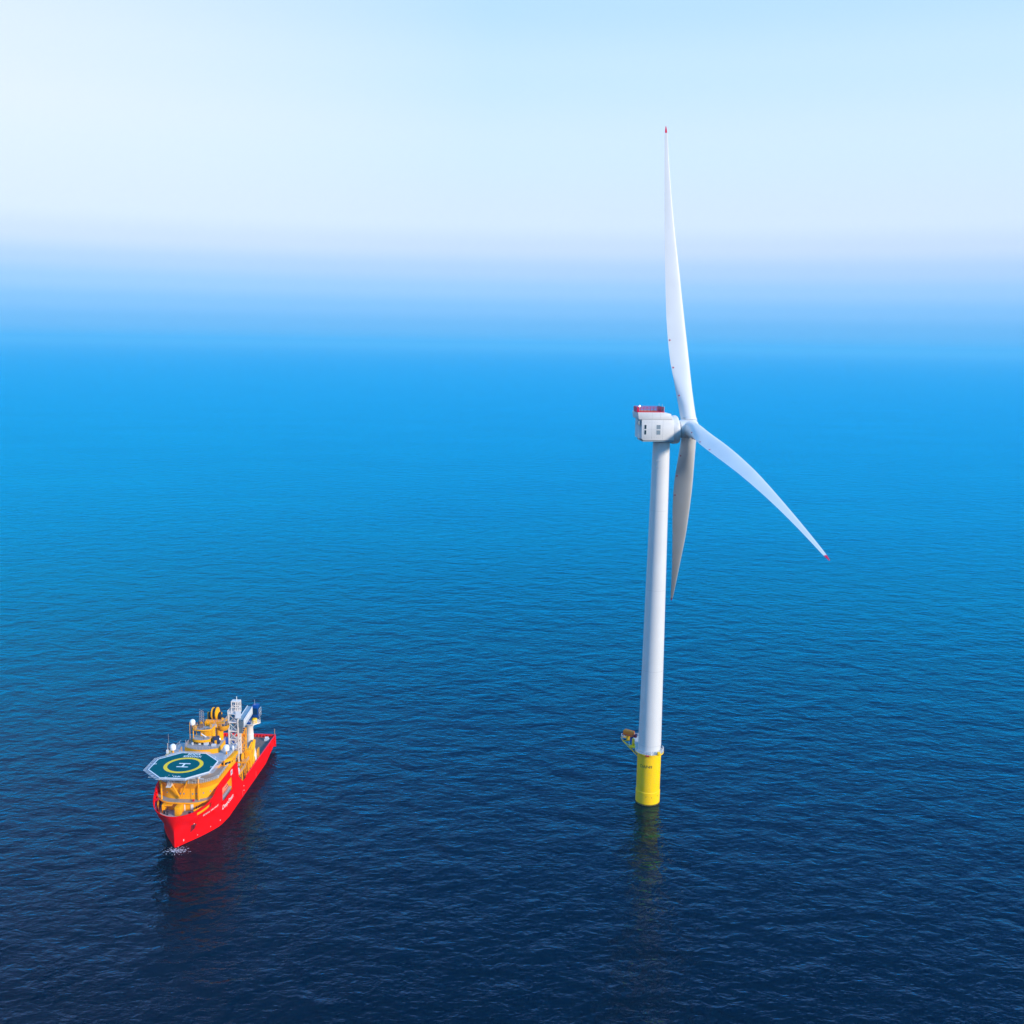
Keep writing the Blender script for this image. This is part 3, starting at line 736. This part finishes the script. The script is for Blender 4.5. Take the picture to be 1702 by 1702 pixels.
MB().box((48.2, -.3, 26.2), (48.5, 1.8, 26.4), Matrix.Rotation(R(12), 3, 'Z')).build('radar_scanner', DARK, mo_)
for i in range(16):
    x = 44.6+rnd.random()*3.6; y = -3.2+rnd.random()*5.2; w = .15+rnd.random()*.3; hh = .5+rnd.random()*1.3
    q_ = MB().box((x-w, y-w, 26.2), (x+w, y+w, 26.2+hh)).bar((x, y, 26.2+hh), (x, y, 26.9+hh), .06, 5)
    q_.build('mast_equipment', YEL if i % 3 else mat('machinery brown', (.22, .13, .09)), mo_)
for i in range(12):
    x = 45.8+rnd.random()*5.5; y = (-4.6 if i % 2 else 1.0)+rnd.random()*1.6+(2.2 if i % 4 == 0 else 0); w = .15+rnd.random()*.25; hh = .4+rnd.random()*1.0
    MB().box((x-w, y-w, 21.54), (x+w, y+w, 21.54+hh)).build('deck_fitting', (YEL, PALE, mat('machinery brown', (.22, .13, .09)))[i % 3], uh)
lt = MB()
for z in np.arange(26.2, 31.0, .8): lt.bar((45.5, -2.4, z), (45.5, -1.0, z+.8), .05).bar((45.5, -1.0, z), (45.5, -2.4, z+.8), .05).bar((45.5, -2.4, z), (45.5, -1.0, z), .05)
lt.bar((45.5, -2.4, 26.2), (45.5, -2.4, 31), .07).bar((45.5, -1.0, 26.2), (45.5, -1.0, 31), .07); lt.build('lattice_mast', mat('brown grey steel', (.30, .26, .28)), mo_)
# tall offshore crane with its winch drums on top
cr_ = MB().lathe([(1.5, 4.5), (1.35, 18), (1.15, 20), (1.15, 24.4)], (41.0, 2.6, 0), n=28).build('crane_column', YEL, ship)
hs = MB().prism([(38.8, -.6), (42.2, -.6), (42.6, 3.8), (38.8, 3.8)], 24.4, 26.4); hs.box((42.2, -1.2, 26.4), (42.6, 1.4, 27.2)); hs.build('crane_house', YEL, cr_)
MB().box((42.55, .2, 24.8), (42.65, 2.2, 26.0)).box((42.3, -1.6, 25.0), (42.5, -.7, 26.3)).parts('crane_window', PALE, cr_)
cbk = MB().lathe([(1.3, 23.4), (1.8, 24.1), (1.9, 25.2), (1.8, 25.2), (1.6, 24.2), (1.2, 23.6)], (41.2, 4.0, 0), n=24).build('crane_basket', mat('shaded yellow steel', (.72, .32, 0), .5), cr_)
MB().lathe([(1.05, 23.5), (1.05, 26.0), (.8, 26.3)], (41.2, 3.9, 0), n=20).build('crane_cab', mat('navy glass', (.02, .05, .12), .2), cr_)
MB().rail([(41.2+1.85*math.cos(R(a)), 4.0+1.85*math.sin(R(a)), 25.2) for a in range(0, 361, 30)], .9, 1, .04).build('basket_railing', mat('rusty grey rail', (.5, .4, .36)), cr_)
wd = MB()
c0 = Vector((40.6, 1.3, 28.75)); Y_ = (0, 1, 0)
MB().lathe([(1.35, -1.05), (1.95, -1.0), (1.95, -.62), (1.5, -.6)], c0, Y_, n=36).lathe([(1.5, .35), (2.05, .38), (2.05, .75), (1.4, 1.05), (.7, 1.3)], c0, Y_, n=36).build('winch_flange', YEL, cr_)
MB().lathe([(1.72, -.6), (1.75, 0), (1.72, .35)], c0, Y_, n=36).build('winch_drum', BLACK, cr_)
for s_ in (-1, 1):
    MB().lathe([(.5, 0), (1.25, .08), (1.35, .4), (1.25, .72), (.5, .8)], c0+Vector((.3, 1.65*s_-.4, -.65)), Y_, n=30).build('sheave', BLACK, cr_)
MB().box((39.2, -.9, 26.4), (41.8, 3.4, 26.75)).bar((40.6, -1.2, 28.75), (40.6, 3.4, 28.75), .3, 12).box((40.2, -1.35, 26.7), (41.0, -1.0, 29.1)).box((40.2, 3.0, 26.7), (41.0, 3.3, 29.1)).build('winch_frame', YEL, cr_)
MB().rail([(42.6, -2.2, 26.4), (42.6, 4.6, 26.4), (39, 4.6, 26.4)], .9, .9, .04).bar((42.0, 4.6, 26.4), (42.0, 5.4, 28.2), .12).build('crane_railing', mat('rusty grey rail', (.5, .4, .36)), cr_)
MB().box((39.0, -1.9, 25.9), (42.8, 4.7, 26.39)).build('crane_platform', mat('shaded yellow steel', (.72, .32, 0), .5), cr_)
# white lattice gangway tower
gt_ = MB(); GX0, GX1, GY0, GY1 = 33.6, 36.2, 4.1, 7.25; ZB, ZT = 8.7, 26.9
corners = [(GX0, GY0), (GX1, GY0), (GX1, GY1), (GX0, GY1)]
for x, y in corners: gt_.box((x-.19, y-.19, ZB), (x+.19, y+.19, ZT+.6))
levels = np.linspace(ZB, ZT, 7)
for z in levels:
    for (a, b) in zip(corners, corners[1:]+corners[:1]): gt_.bar((*a, z), (*b, z), .17, 4)
gtow = gt_.build('gangway_tower', GYW, ship)
br = MB()
for z0, z1 in zip(levels, levels[1:]):
    for (a, b) in zip(corners, corners[1:]+corners[:1]): br.bar((*a, z0), (*b, z1), .07, 4).bar((*b, z0), (*a, z1), .07, 4)
br.build('tower_bracing', GYW, gtow)
st = MB()
for i, (z0, z1) in enumerate(zip(levels, levels[1:])):
    st.box((33.8, 4.3, z0+.05), (36.0, 7.05, z0+.12)); y0, y1 = (4.6, 6.8) if i % 2 else (6.8, 4.6)
    st.bar((34.6, y0, z0), (34.6, y1, z1), .28, 4)
st.build('tower_stair', mat('tower stair grey', (.62, .60, .66), .6, .2), gtow)
lk = MB().bar((34.9, 4.5, 9), (34.9, 4.5, 26), .3); lk.build('lift_rail', BLUEG, gtow)
MB().box((33.3, 3.9, 26.9), (36.5, 7.5, 27.05)).build('tower_top_deck', PALE, gtow)
MB().rail([(36.45, 3.9, 27.05), (33.3, 3.9, 27.05), (33.3, 7.4, 27.05)], 1.1, .7, .05).rail([(36.45, 3.9, 27.05), (36.45, 5.0, 27.05)], 1.1, .7, .05).build('tower_top_railing', GYW, gtow)
lh = MB()
for x in (33.6, 35.4):
    for y in (5.0, 6.4, 7.55): lh.box((x-.14, y-.14, 27.05), (x+.14, y+.14, 31.0))
for z in (27.2, 29.0, 30.9):
    for x in (33.6, 35.4): lh.box((x-.12, 5.0, z-.12), (x+.12, 7.55, z+.12))
    for y in (5.0, 7.55): lh.box((33.6, y-.12, z-.12), (35.4, y+.12, z+.12))
lh.box((33.5, 4.9, 31.0), (35.5, 7.65, 31.15)).bar((34.5, 6.5, 31.1), (34.5, 6.5, 32.6), .16, 8, .08).build('lift_head', GYW, gtow)
MB().prism_y([(36.3, 27.9), (36.3, 26.4), (36.9, 25.6), (37.0, 25.8)], 6.6, 8.4).build('landing_cone', PALE, gtow)
# gangway bridge, operator cabin, white pedestal
gb = MB(); A0, A1 = Vector((35.6, 8.1, 22.1)), Vector((22.6, 7.4, 22.3))
d = (A1-A0).normalized(); sy = Vector((0, 1, 0)); zz = Vector((0, 0, 1))
def boxbar(mb, p, q, w, h_):
    vs = [p-sy*w, p+sy*w, p+sy*w+zz*h_, p-sy*w+zz*h_, q-sy*w, q+sy*w, q+sy*w+zz*h_, q-sy*w+zz*h_]
    mb.add(vs, [(0,1,2,3),(4,7,6,5),(0,4,5,1),(1,5,6,2),(2,6,7,3),(3,7,4,0)])
boxbar(gb, A0, A1, .95, .35)
gbo = gb.build('gangway', BLUEG, ship)
sl = MB(); Ln = (A1-A0).length
for k in range(13):
    p = A0+d*Ln*k/12
    for s_ in (-1, 1): sl.bar(p+sy*.95*s_, p+sy*.95*s_+zz*2.7, .12, 4)
    if k < 12:
        q = A0+d*Ln*(k+1)/12
        for s_ in (-1, 1): sl.bar(p+sy*.95*s_, q+sy*.95*s_+zz*2.7, .07, 4)
for s_ in (-1, 1): sl.bar(A0+sy*.95*s_+zz*2.7, A1+sy*.95*s_+zz*2.7, .13, 4).bar(A0+sy*.95*s_+zz*1.5, A1+sy*.95*s_+zz*1.5, .07, 4)
sl.build('gangway_truss', PALE, gbo)
pn = MB()
for s_ in (-1, 1):
    a, b = A0+sy*.9*s_+zz*.36, A1+sy*.9*s_+zz*.36
    pn.add([a, b, b+zz*2.1, a+zz*2.1], [(0,1,2,3)])
pn.add([A0-sy*.9+zz*2.5, A0+sy*.9+zz*2.5, A1+sy*.9+zz*2.5, A1-sy*.9+zz*2.5], [(0,1,2,3)])
pn.build('gangway_panel', BLUEG, gbo)
MB().box((35.6, 7.3, 20.2), (36.0, 8.7, 22.3)).box((35.65, 7.3, 22.5), (36.3, 8.9, 24.4)).build('gangway_tip', mat('dark gangway grey', (.12, .17, .22), .5), gbo)
pdx, pdy = 23.0, 7.15
pd = MB().lathe([(2.2, 4.5), (2.0, 8.0), (1.35, 11.0), (1.30, 14.6), (1.36, 14.65), (1.36, 14.9), (1.28, 14.95), (1.12, 17.2), (1.7, 18.6), (1.9, 18.75)], (pdx, pdy, 0), n=36).build('gangway_pedestal', GYW, ship)
MB().prism([(pdx+2.0, pdy-1.9), (pdx+2.0, pdy+1.9), (pdx-.4, pdy+3.7), (pdx-2.2, pdy+3.2), (pdx-2.2, pdy-1.9)], 18.76, 19.1).build('pedestal_platform', GYW, pd)
MB().rail([(pdx+1.9, pdy-1.8, 19.1), (pdx+1.9, pdy+1.8, 19.1), (pdx-.4, pdy+3.6, 19.1), (pdx-2.1, pdy+3.1, 19.1)], 1.2, .6, .06).build('pedestal_railing', GYW, pd)
MB().lathe([(.9, 19.1), (1.0, 20.4), (.6, 20.8)], (pdx+.2, pdy+1.8, 0), n=18).build('slew_motor', MARKY, pd)
MB().prism_y([(pdx+2.2, 19.15), (pdx-1.6, 19.15), (pdx-1.8, 24.2), (pdx+.2, 24.2)], pdy-1.4, pdy+.9).build('slew_frame', BLUE, pd)
ca = MB().box((pdx-1.9, pdy+1.1, 21.2), (pdx+.6, pdy+3.2, 25.4)).build('operator_cabin', BLUE, pd, bevel=.12)
MB().box((pdx+.58, pdy+1.3, 22.2), (pdx+.66, pdy+3.0, 24.4)).box((pdx-1.7, pdy+3.18, 22.2), (pdx+.4, pdy+3.24, 24.4)).parts('cabin_window', mat('cabin glass', (.0, .03, .10), .15), pd)
MB().bar((pdx, pdy+2, 25.4), (pdx, pdy+2, 27.4), .05).rail([(pdx+.6, pdy+3.6, 21.2), (pdx-1.8, pdy+3.6, 21.2)], 3, 1.2, .06).build('cabin_rail', PALE, pd)
# yellow lattice rest under the gangway tip
lr = MB(); lx, ly = 32.2, 7.65
q4 = [(lx-.75, ly-.85), (lx+.75, ly-.85), (lx+.75, ly+.85), (lx-.75, ly+.85)]
zs = [10.2, 13.2, 16.6, 20.4]
for x, y in q4: lr.bar((x, y, 4.5), (x, y, 20.4), .17)
for z0, z1 in zip(zs, zs[1:]):
    for a, b in ((q4[1], q4[2]), (q4[0], q4[3])): lr.bar((*a, z0), (*b, z1), .10, 4).bar((*b, z0), (*a, z1), .10, 4)
for z in zs:
    for a, b in zip(q4, q4[1:]+q4[:1]): lr.bar((*a, z), (*b, z), .12, 4)
lr.build('gangway_rest', YEL, ship)
# port side work deck with knuckle boom crane
wk = MB().box((36.6, 7.7, 8.7), (46.2, 9.7, 9.0)); wk.box((33.2, 5.7, 9.8), (36.5, 9.9, 10.1))
wko = wk.build('work_platform', YEL, ship)
pp = MB()
for x, z in ((33.6, 9.8), (36.1, 9.8), (40.6, 8.7), (45.2, 8.7)):
    for y in (8.1, 9.5): pp.bar((x, y, 4.5), (x, y, z), .17)
pp.parts('platform_post', YEL, wko)
MB().rail([(33.4, 9.8, 10.1), (36.4, 9.8, 10.1), (36.4, 8.4, 10.1)], 1.0, .8, .05).rail([(36.8, 9.65, 9.0), (44.0, 9.65, 9.0)], 1.0, .9, .05).build('platform_railing', mat('rusty grey rail', (.5, .4, .36)), wko)
MB().lathe([(.95, -.45), (.95, .45)], (35.2, 7.6, 11.5), Y_, n=26).build('cable_reel', mat('dark brown cable', (.06, .035, .03)), wko)
MB().lathe([(1.35, -.7), (1.35, -.47)], (35.2, 7.6, 11.5), Y_, n=26).lathe([(1.35, .47), (1.35, .7)], (35.2, 7.6, 11.5), Y_, n=26).parts('reel_flange', YEL, wko)
kc = MB().lathe([(1.15, 4.5), (1.05, 8.5), (1.3, 8.7), (1.3, 10.0)], (29.4, 8.4, 0), n=24).build('knuckle_crane', YEL, ship)
km = MB()
boom = [((30.2, 8.6, 9.0), (24.6, 9.1, 13.4), .62), ((24.6, 9.1, 13.4), (27.6, 9.3, 6.6), .5), ((30.0, 8.0, 10.6), (25.6, 8.5, 12.9), .35)]
for p, q, r_ in boom: km.bar(p, q, r_, 4, r_*.8)
km.bar((29.4, 8.6, 8.2), (26.2, 8.8, 11.2), .24, 8); km.build('crane_boom', YEL, kc)
MB().box((28.6, 7.4, 9.4), (31.0, 9.5, 11.9)).build('crane_housing', YEL, kc, bevel=.12)
MB().box((25.4, 7.9, 4.6), (27.6, 9.4, 7.8)).build('power_pack', YEL, kc, bevel=.12)
for x in (20.6, 22.0, 30.6, 32.4):
    z = 9.0 if x < 25 else 8.4
    MB().bar((x, 9.45, 4.5), (x, 9.45, z), .16).bar((x, 8.2, 4.5), (x, 9.45, z-.5), .11).bar((x, 9.45, z), (x+.9, 9.45, z), .12).build('side_davit', YEL, ship)
MB().box((45.3, 3.5, 20.0), (45.8, 4.1, 21.5)).build('lamp_post', ORANGE, ship)
MB().lathe([(0, 0), (.42, .1), (.5, .45), (.3, .8), (0, .9)], (45.6, 3.8, 21.5), n=14).build('floodlight', LAMP, ship)
mb = MB()
for i in range(26):
    x = 23.5+rnd.random()*20; y = 7.4+rnd.random()*1.7; w = .2+rnd.random()*.5; hh = .5+rnd.random()*1.8
    mb.box((x-w, y-w*.7, 4.51), (x+w, y+w*.7, 4.51+hh))
mb.parts('deck_machinery', mat('machinery brown', (.22, .13, .09), .6, .35, scale=1.5), ship)
mb = MB()
for i in range(22):
    x = 24+rnd.random()*21; y = 7.6+rnd.random()*1.8; z = 5+rnd.random()*4
    mb.box((x-.12, y-.12, z), (x+.12+rnd.random()*.9, y+.12, z+.25)).bar((x, y, 4.5), (x, y, z+1.2), .09, 5).cut()
mb.parts('deck_pipework', YEL, ship)
# slanted stair casing aft of the house, red fins
MB().box((43.2, 8.2, 9.0), (44.0, 9.6, 10.9)).build('white_casing', MARKW, ship)
st2 = MB()
for i in range(9): st2.box((41.0+i*.38, 7.8, 5.0+i*.42), (41.5+i*.38, 9.4, 5.12+i*.42))
st2.build('side_stair', PALE, ship)
# helideck
HX, HZ_ = 67.4, 22.0
hr = 9.5/math.cos(R(22.5))
oct_ = lambda r_: [(HX+r_*math.cos(R(22.5+45*k)), r_*math.sin(R(22.5+45*k))) for k in range(8)]
hd = MB().prism(oct_(hr), HZ_-.45, HZ_).build('helideck', PALE, ship)
MB().prism(oct_(hr-.32), HZ_+.004, HZ_+.02).build('landing_surface', HELI, hd)
def oring(r0_, r1_, z, name, m):
    a, b = oct_(r0_), oct_(r1_); mb = MB(); mb.add([(x, y, z) for x, y in a+b], [(k, 8+k, 8+(k+1)%8, (k+1)%8) for k in range(8)]); return mb.build(name, m, hd, smooth=0)
oring(hr-.34, hr-.02, HZ_+.03, 'edge_line', MARKW)
mb = MB(); n = 72
mb.add([(HX+r_*math.cos(2*math.pi*k/n), r_*math.sin(2*math.pi*k/n), HZ_+.034) for r_ in (4.75, 5.85) for k in range(n)], [(k, n+k, n+(k+1)%n, (k+1)%n) for k in range(n)])
mb.build('aiming_circle', MARKY, hd, smooth=0)
mh = MB()
def flat(x0, x1, y0, y1): mh.add([(HX+x0, y0, HZ_+.036), (HX+x1, y0, HZ_+.036), (HX+x1, y1, HZ_+.036), (HX+x0, y1, HZ_+.036)], [(0,1,2,3)])
flat(.95, 1.5, -1.75, 1.75); flat(-1.5, -.95, -1.75, 1.75); flat(-.949, .949, -.28, .28)
mh.build('landing_letter', MARKW, hd, smooth=0)
def deck_text(s, size, x, y, up=-1, name='deck_lettering', rot=0, k=1.0):
    c_, s_ = math.cos(R(rot)), math.sin(R(rot))
    def fn(a, b):
        a *= k; b -= size*.35; a2, b2 = a*c_-b*s_, a*s_+b*c_
        return (HX+x-b2, y+a2, HZ_+.04)
    return lettering(s, size, fn, name, MARKW, hd, bold=.035)
deck_text('EDDA', 1.75, -8.35, .45, k=.88); deck_text('SPHYNX', 1.65, -6.75, .4, k=.92)
deck_text('12.8t', 1.15, 8.2, .9); deck_text('21', .95, 8.95, -2.0); deck_text('21', .9, -.4, -8.85, rot=90); deck_text('21', .9, .6, 8.85, rot=-90)
nt_ = MB(); a, b = oct_(hr+.05), oct_(hr+1.35)
for k in range(8):
    k2 = (k+1) % 8; A_, B_, C_, D_ = [Vector((*p, z)) for p, z in ((a[k], HZ_-.25), (a[k2], HZ_-.25), (b[k2], HZ_-.05), (b[k], HZ_-.05))]
    nt_.path([A_, B_, C_, D_], .045, 4, True)
    m_ = 5
    for i in range(1, m_): nt_.bar(A_.lerp(B_, i/m_), D_.lerp(C_, i/m_), .05, 4)
    for i in range(1, 4): nt_.bar(A_.lerp(D_, i/4), B_.lerp(C_, i/4), .02, 4)
nt_.build('net_frame', mat('net steel', (.38, .42, .48), .5), hd)
nm = bpy.data.materials.new('safety net'); nm.use_nodes = True; q = nm.node_tree; pb = q.nodes['Principled BSDF']
pb.inputs['Base Color'].default_value = (.55, .62, .72, 1); pb.inputs['Roughness'].default_value = .7
chk = q.nodes.new('ShaderNodeTexBrick'); chk.offset = 0; chk.inputs['Scale'].default_value = 1.0; chk.inputs['Mortar Size'].default_value = .012
chk.inputs['Brick Width'].default_value = .14; chk.inputs['Row Height'].default_value = .14
chk.inputs['Color1'].default_value = (0,0,0,1); chk.inputs['Color2'].default_value = (0,0,0,1); chk.inputs['Mortar'].default_value = (1,1,1,1)
tcn = q.nodes.new('ShaderNodeTexCoord'); q.links.new(tcn.outputs['Object'], chk.inputs['Vector']); q.links.new(chk.outputs['Color'], pb.inputs['Alpha'])
ns_ = MB(); ns_.add([(x, y, HZ_-.25) for x, y in a]+[(x, y, HZ_-.06) for x, y in b], [(k, 8+k, 8+(k+1)%8, (k+1)%8) for k in range(8)])
ns_.build('safety_net', nm, hd, smooth=0)
un = MB()
for y in (-7, -3.5, 0, 3.5, 7): un.box((HX-8.6, y-.15, HZ_-1.15), (HX+8.6+(-1.5 if abs(y) > 5 else 0), y+.15, HZ_-.46))
for x in (-6.5, 0, 6.5): un.box((HX+x-.15, -8.4, HZ_-1.35), (HX+x+.15, 8.4, HZ_-1.16))
un.build('deck_girder', PALE, hd)
sp = MB()
for y in (-6.6, 4.9): sp.bar((68.9, y, 11.56), (68.9, y, HZ_-1.1), .27, 10).cut()
for y in (-4.6, 3.2): sp.bar((69.2, -.8, 12.2), (70.6, y, HZ_-1.1), .24, 8).cut()
for y in (-6, 6): sp.bar((62, y, 17), (61, y, HZ_-1.1), .25, 8).cut()
sp.parts('helideck_post', YEL, hd)
gw = MB()
g0, g1 = Vector((75.2, -1.0, HZ_-.7)), Vector((73.0, -2.7, 17.6))
for s_ in (-.55, .55):
    gw.bar(g0+Vector((0, s_, 0)), g1+Vector((0, s_, 0)), .12, 4).bar(g0+Vector((0, s_, .9)), g1+Vector((0, s_, .9)), .08, 4)
for i in range(11): p = g0.lerp(g1, i/10); gw.bar(p+Vector((0, -.55, 0)), p+Vector((0, .55, 0)), .09, 4); gw.bar(p+Vector((0, .55, 0)), p+Vector((0, .55, .9)), .05, 4)
gw.box((72.4, -3.4, 17.4), (73.5, -2.0, 17.6)).bar((72.9, -2.1, 17.5), (72.9, -.2, HZ_-1.0), .13).bar((72.6, -2.7, 17.5), (69.0, -2.7, 16.4), .15)
gw.build('helideck_stair', mat('bright steel', (.72, .74, .78), .5), hd)
# aft deck fittings
mb = MB().box((2.6, 6.6, 4.5), (4.0, 8.2, 5.2)).lathe([(.5, -.6), (.5, .6)], (3.3, 7.4, 5.5), Y_, n=16); mb.build('capstan', PALE, ship)
mb = MB().bar((.3, 9.5, 5.7), (.3, 9.5, 7.9), .13); mb.build('stern_light_post', mat('rusty post', (.55, .25, .12)), ship)
MB().box((16.5, -9.3, 4.5), (31, -7.8, 6.4)).build('cargo_rail', YEL, ship)

# things carried by the ship (own top-level objects)
def on_ship(x, y, z): 
    m_ = Matrix.Rotation(SRZ, 4, 'Z'); return tuple(m_ @ Vector((x, y, z)) + Vector(SO))
lbp = [(0, -3.6), (.55, -3.45), (.95, -2.6), (1.18, -1.2), (1.2, .6), (1.1, 2.0), (.8, 3.0), (.4, 3.45), (0, 3.55)]
def lifeboat(sg, label):
    t_ = thing('lifeboat', label, 'lifeboat', on_ship(57.2, sg*8.45, 10.0), SRZ, 'lifeboats in the side recesses')
    hl = MB().lathe(lbp, (0, 0, 0), (1, 0, 0), n=24)
    hl.v = [(x, y, z*1.12) for x, y, z in hl.v]; hl.build('boat_hull', LBOAT, t_)
    MB().box((-.9, -.6, 1.1), (.5, .6, 1.75)).build('boat_canopy', LBOAT, t_, bevel=.15)
    w_ = MB()
    for x in (-1.6, -.5, .6): w_.box((x-.2, sg*1.0-.08, .5), (x+.2, sg*1.0+.08, .8))
    w_.parts('boat_window', DARK, t_)
    MB().ring(1.21, 1.26, -.06, .06).v if False else None
    MB().box((-3.0, sg*1.12, -.12), (2.4, sg*1.22, .04)).build('fender', mat('fender orange', (.5, .1, .03)), t_)
    MB().bar((-2.2, 0, 1.2), (-2.2, 0, 2.2), .06).bar((1.9, 0, 1.1), (1.9, 0, 2.2), .06).parts('lifting_hook', DARK, t_)
lifeboat(1, 'pale orange enclosed lifeboat in the recess of the side nearest the turbine')
lifeboat(-1, 'pale orange enclosed lifeboat in the recess of the far side of the ship')
rbt = thing('rescue_boat', 'small red rescue boat stowed beside the stair behind the bridge', 'boat', on_ship(42.0, 8.5, 9.3), SRZ)
hl = MB().lathe([(0, -1.9), (.5, -1.8), (.75, -.8), (.75, .6), (.45, 1.5), (0, 2.0)], (0, 0, 0), (1, 0, 0), n=16); hl.v = [(x, y, min(z, .3)) for x, y, z in hl.v]
hl.build('boat_hull', mat('rescue red', (.85, .08, .05)), rbt); MB().box((-.9, -.3, .3), (0, .3, .9)).build('console', RADOME, rbt)
def container(x0, x1, y0, y1, label, m, hgt=2.6):
    c_ = thing('shipping_container', label, 'container', on_ship((x0+x1)/2, (y0+y1)/2, 4.51), SRZ, 'containers on the aft deck')
    a_, b_ = (x1-x0)/2, (y1-y0)/2
    MB().box((-a_, -b_, .05), (a_, b_, hgt)).build('container_body', m, c_)
    fb = MB()
    for sx in (-1, 1):
        for sy_ in (-1, 1): fb.box((sx*a_-.09, sy_*b_-.09, 0), (sx*a_+.09, sy_*b_+.09, hgt+.06))
    fb.build('corner_post', m, c_)
    rb_ = MB()
    for y in np.arange(-b_+.3, b_-.1, .4): rb_.box((a_-.02, y-.1, .2), (a_+.05, y+.1, hgt-.15))
    rb_.build('door_rib', m, c_)
container(8.0, 13.2, -7.0, -2.2, 'wide blue container near the stern of the red ship', BLUE)
container(24.0, 30.0, -4.6, -1.0, 'navy container hidden among the machinery behind the crane', mat('navy container', (.01, .02, .10), .5), 3.4)

# ------------------------------------------------------------------ bow foam
fm = MB()
m_ = Matrix.Rotation(SRZ, 4, 'Z')
for i in range(300):
    a = rnd.gauss(0, 1); b = rnd.random()
    x = 78.2+rnd.gauss(.9, 1.2); y = rnd.gauss(1.3, 2.0)+max(0, 77.6-x)*.9
    hb_ = 0 if x > 77 else float(np.interp(x, [60, 66.5, 70.5, 74, 76.2, 77], [9, 6.9, 4.6, 2.2, .75, 0]))
    if abs(y) < hb_+.15 and x < 77.05: continue
    if rnd.random() > math.exp(-((x-78.2)/2.4)**2-((y-.6)/3.3)**2)+.08: continue
    r_ = .04+.13*rnd.random()**2.2; n_k = rnd.randint(5, 8); el_ = 1+2.2*rnd.random()
    c_ = m_ @ Vector((x, y, 0)) + Vector(SO)
    o0 = rnd.random()*6.28
    ring_ = []
    for k in range(n_k):
        t_ = 2*math.pi*k/n_k; q_ = r_*(.6+.7*rnd.random()); dx, dy = q_*math.cos(t_)*el_, q_*math.sin(t_)
        ring_.append((c_.x+dx*math.cos(.25)-dy*math.sin(.25), c_.y+dx*math.sin(.25)+dy*math.cos(.25)))
    z_ = .02+.06*rnd.random()
    fm.add([(x_, y_, z_) for x_, y_ in ring_]+[(c_.x, c_.y, z_+.05)], [(k, (k+1)%n_k, n_k) for k in range(n_k)])
fo = fm.build('foam', mat('sea foam', (.50, .52, .60), .8, .1), smooth=60); fo['kind'] = 'stuff'
fo['label'] = 'white foam on the water at the foot of the bow'
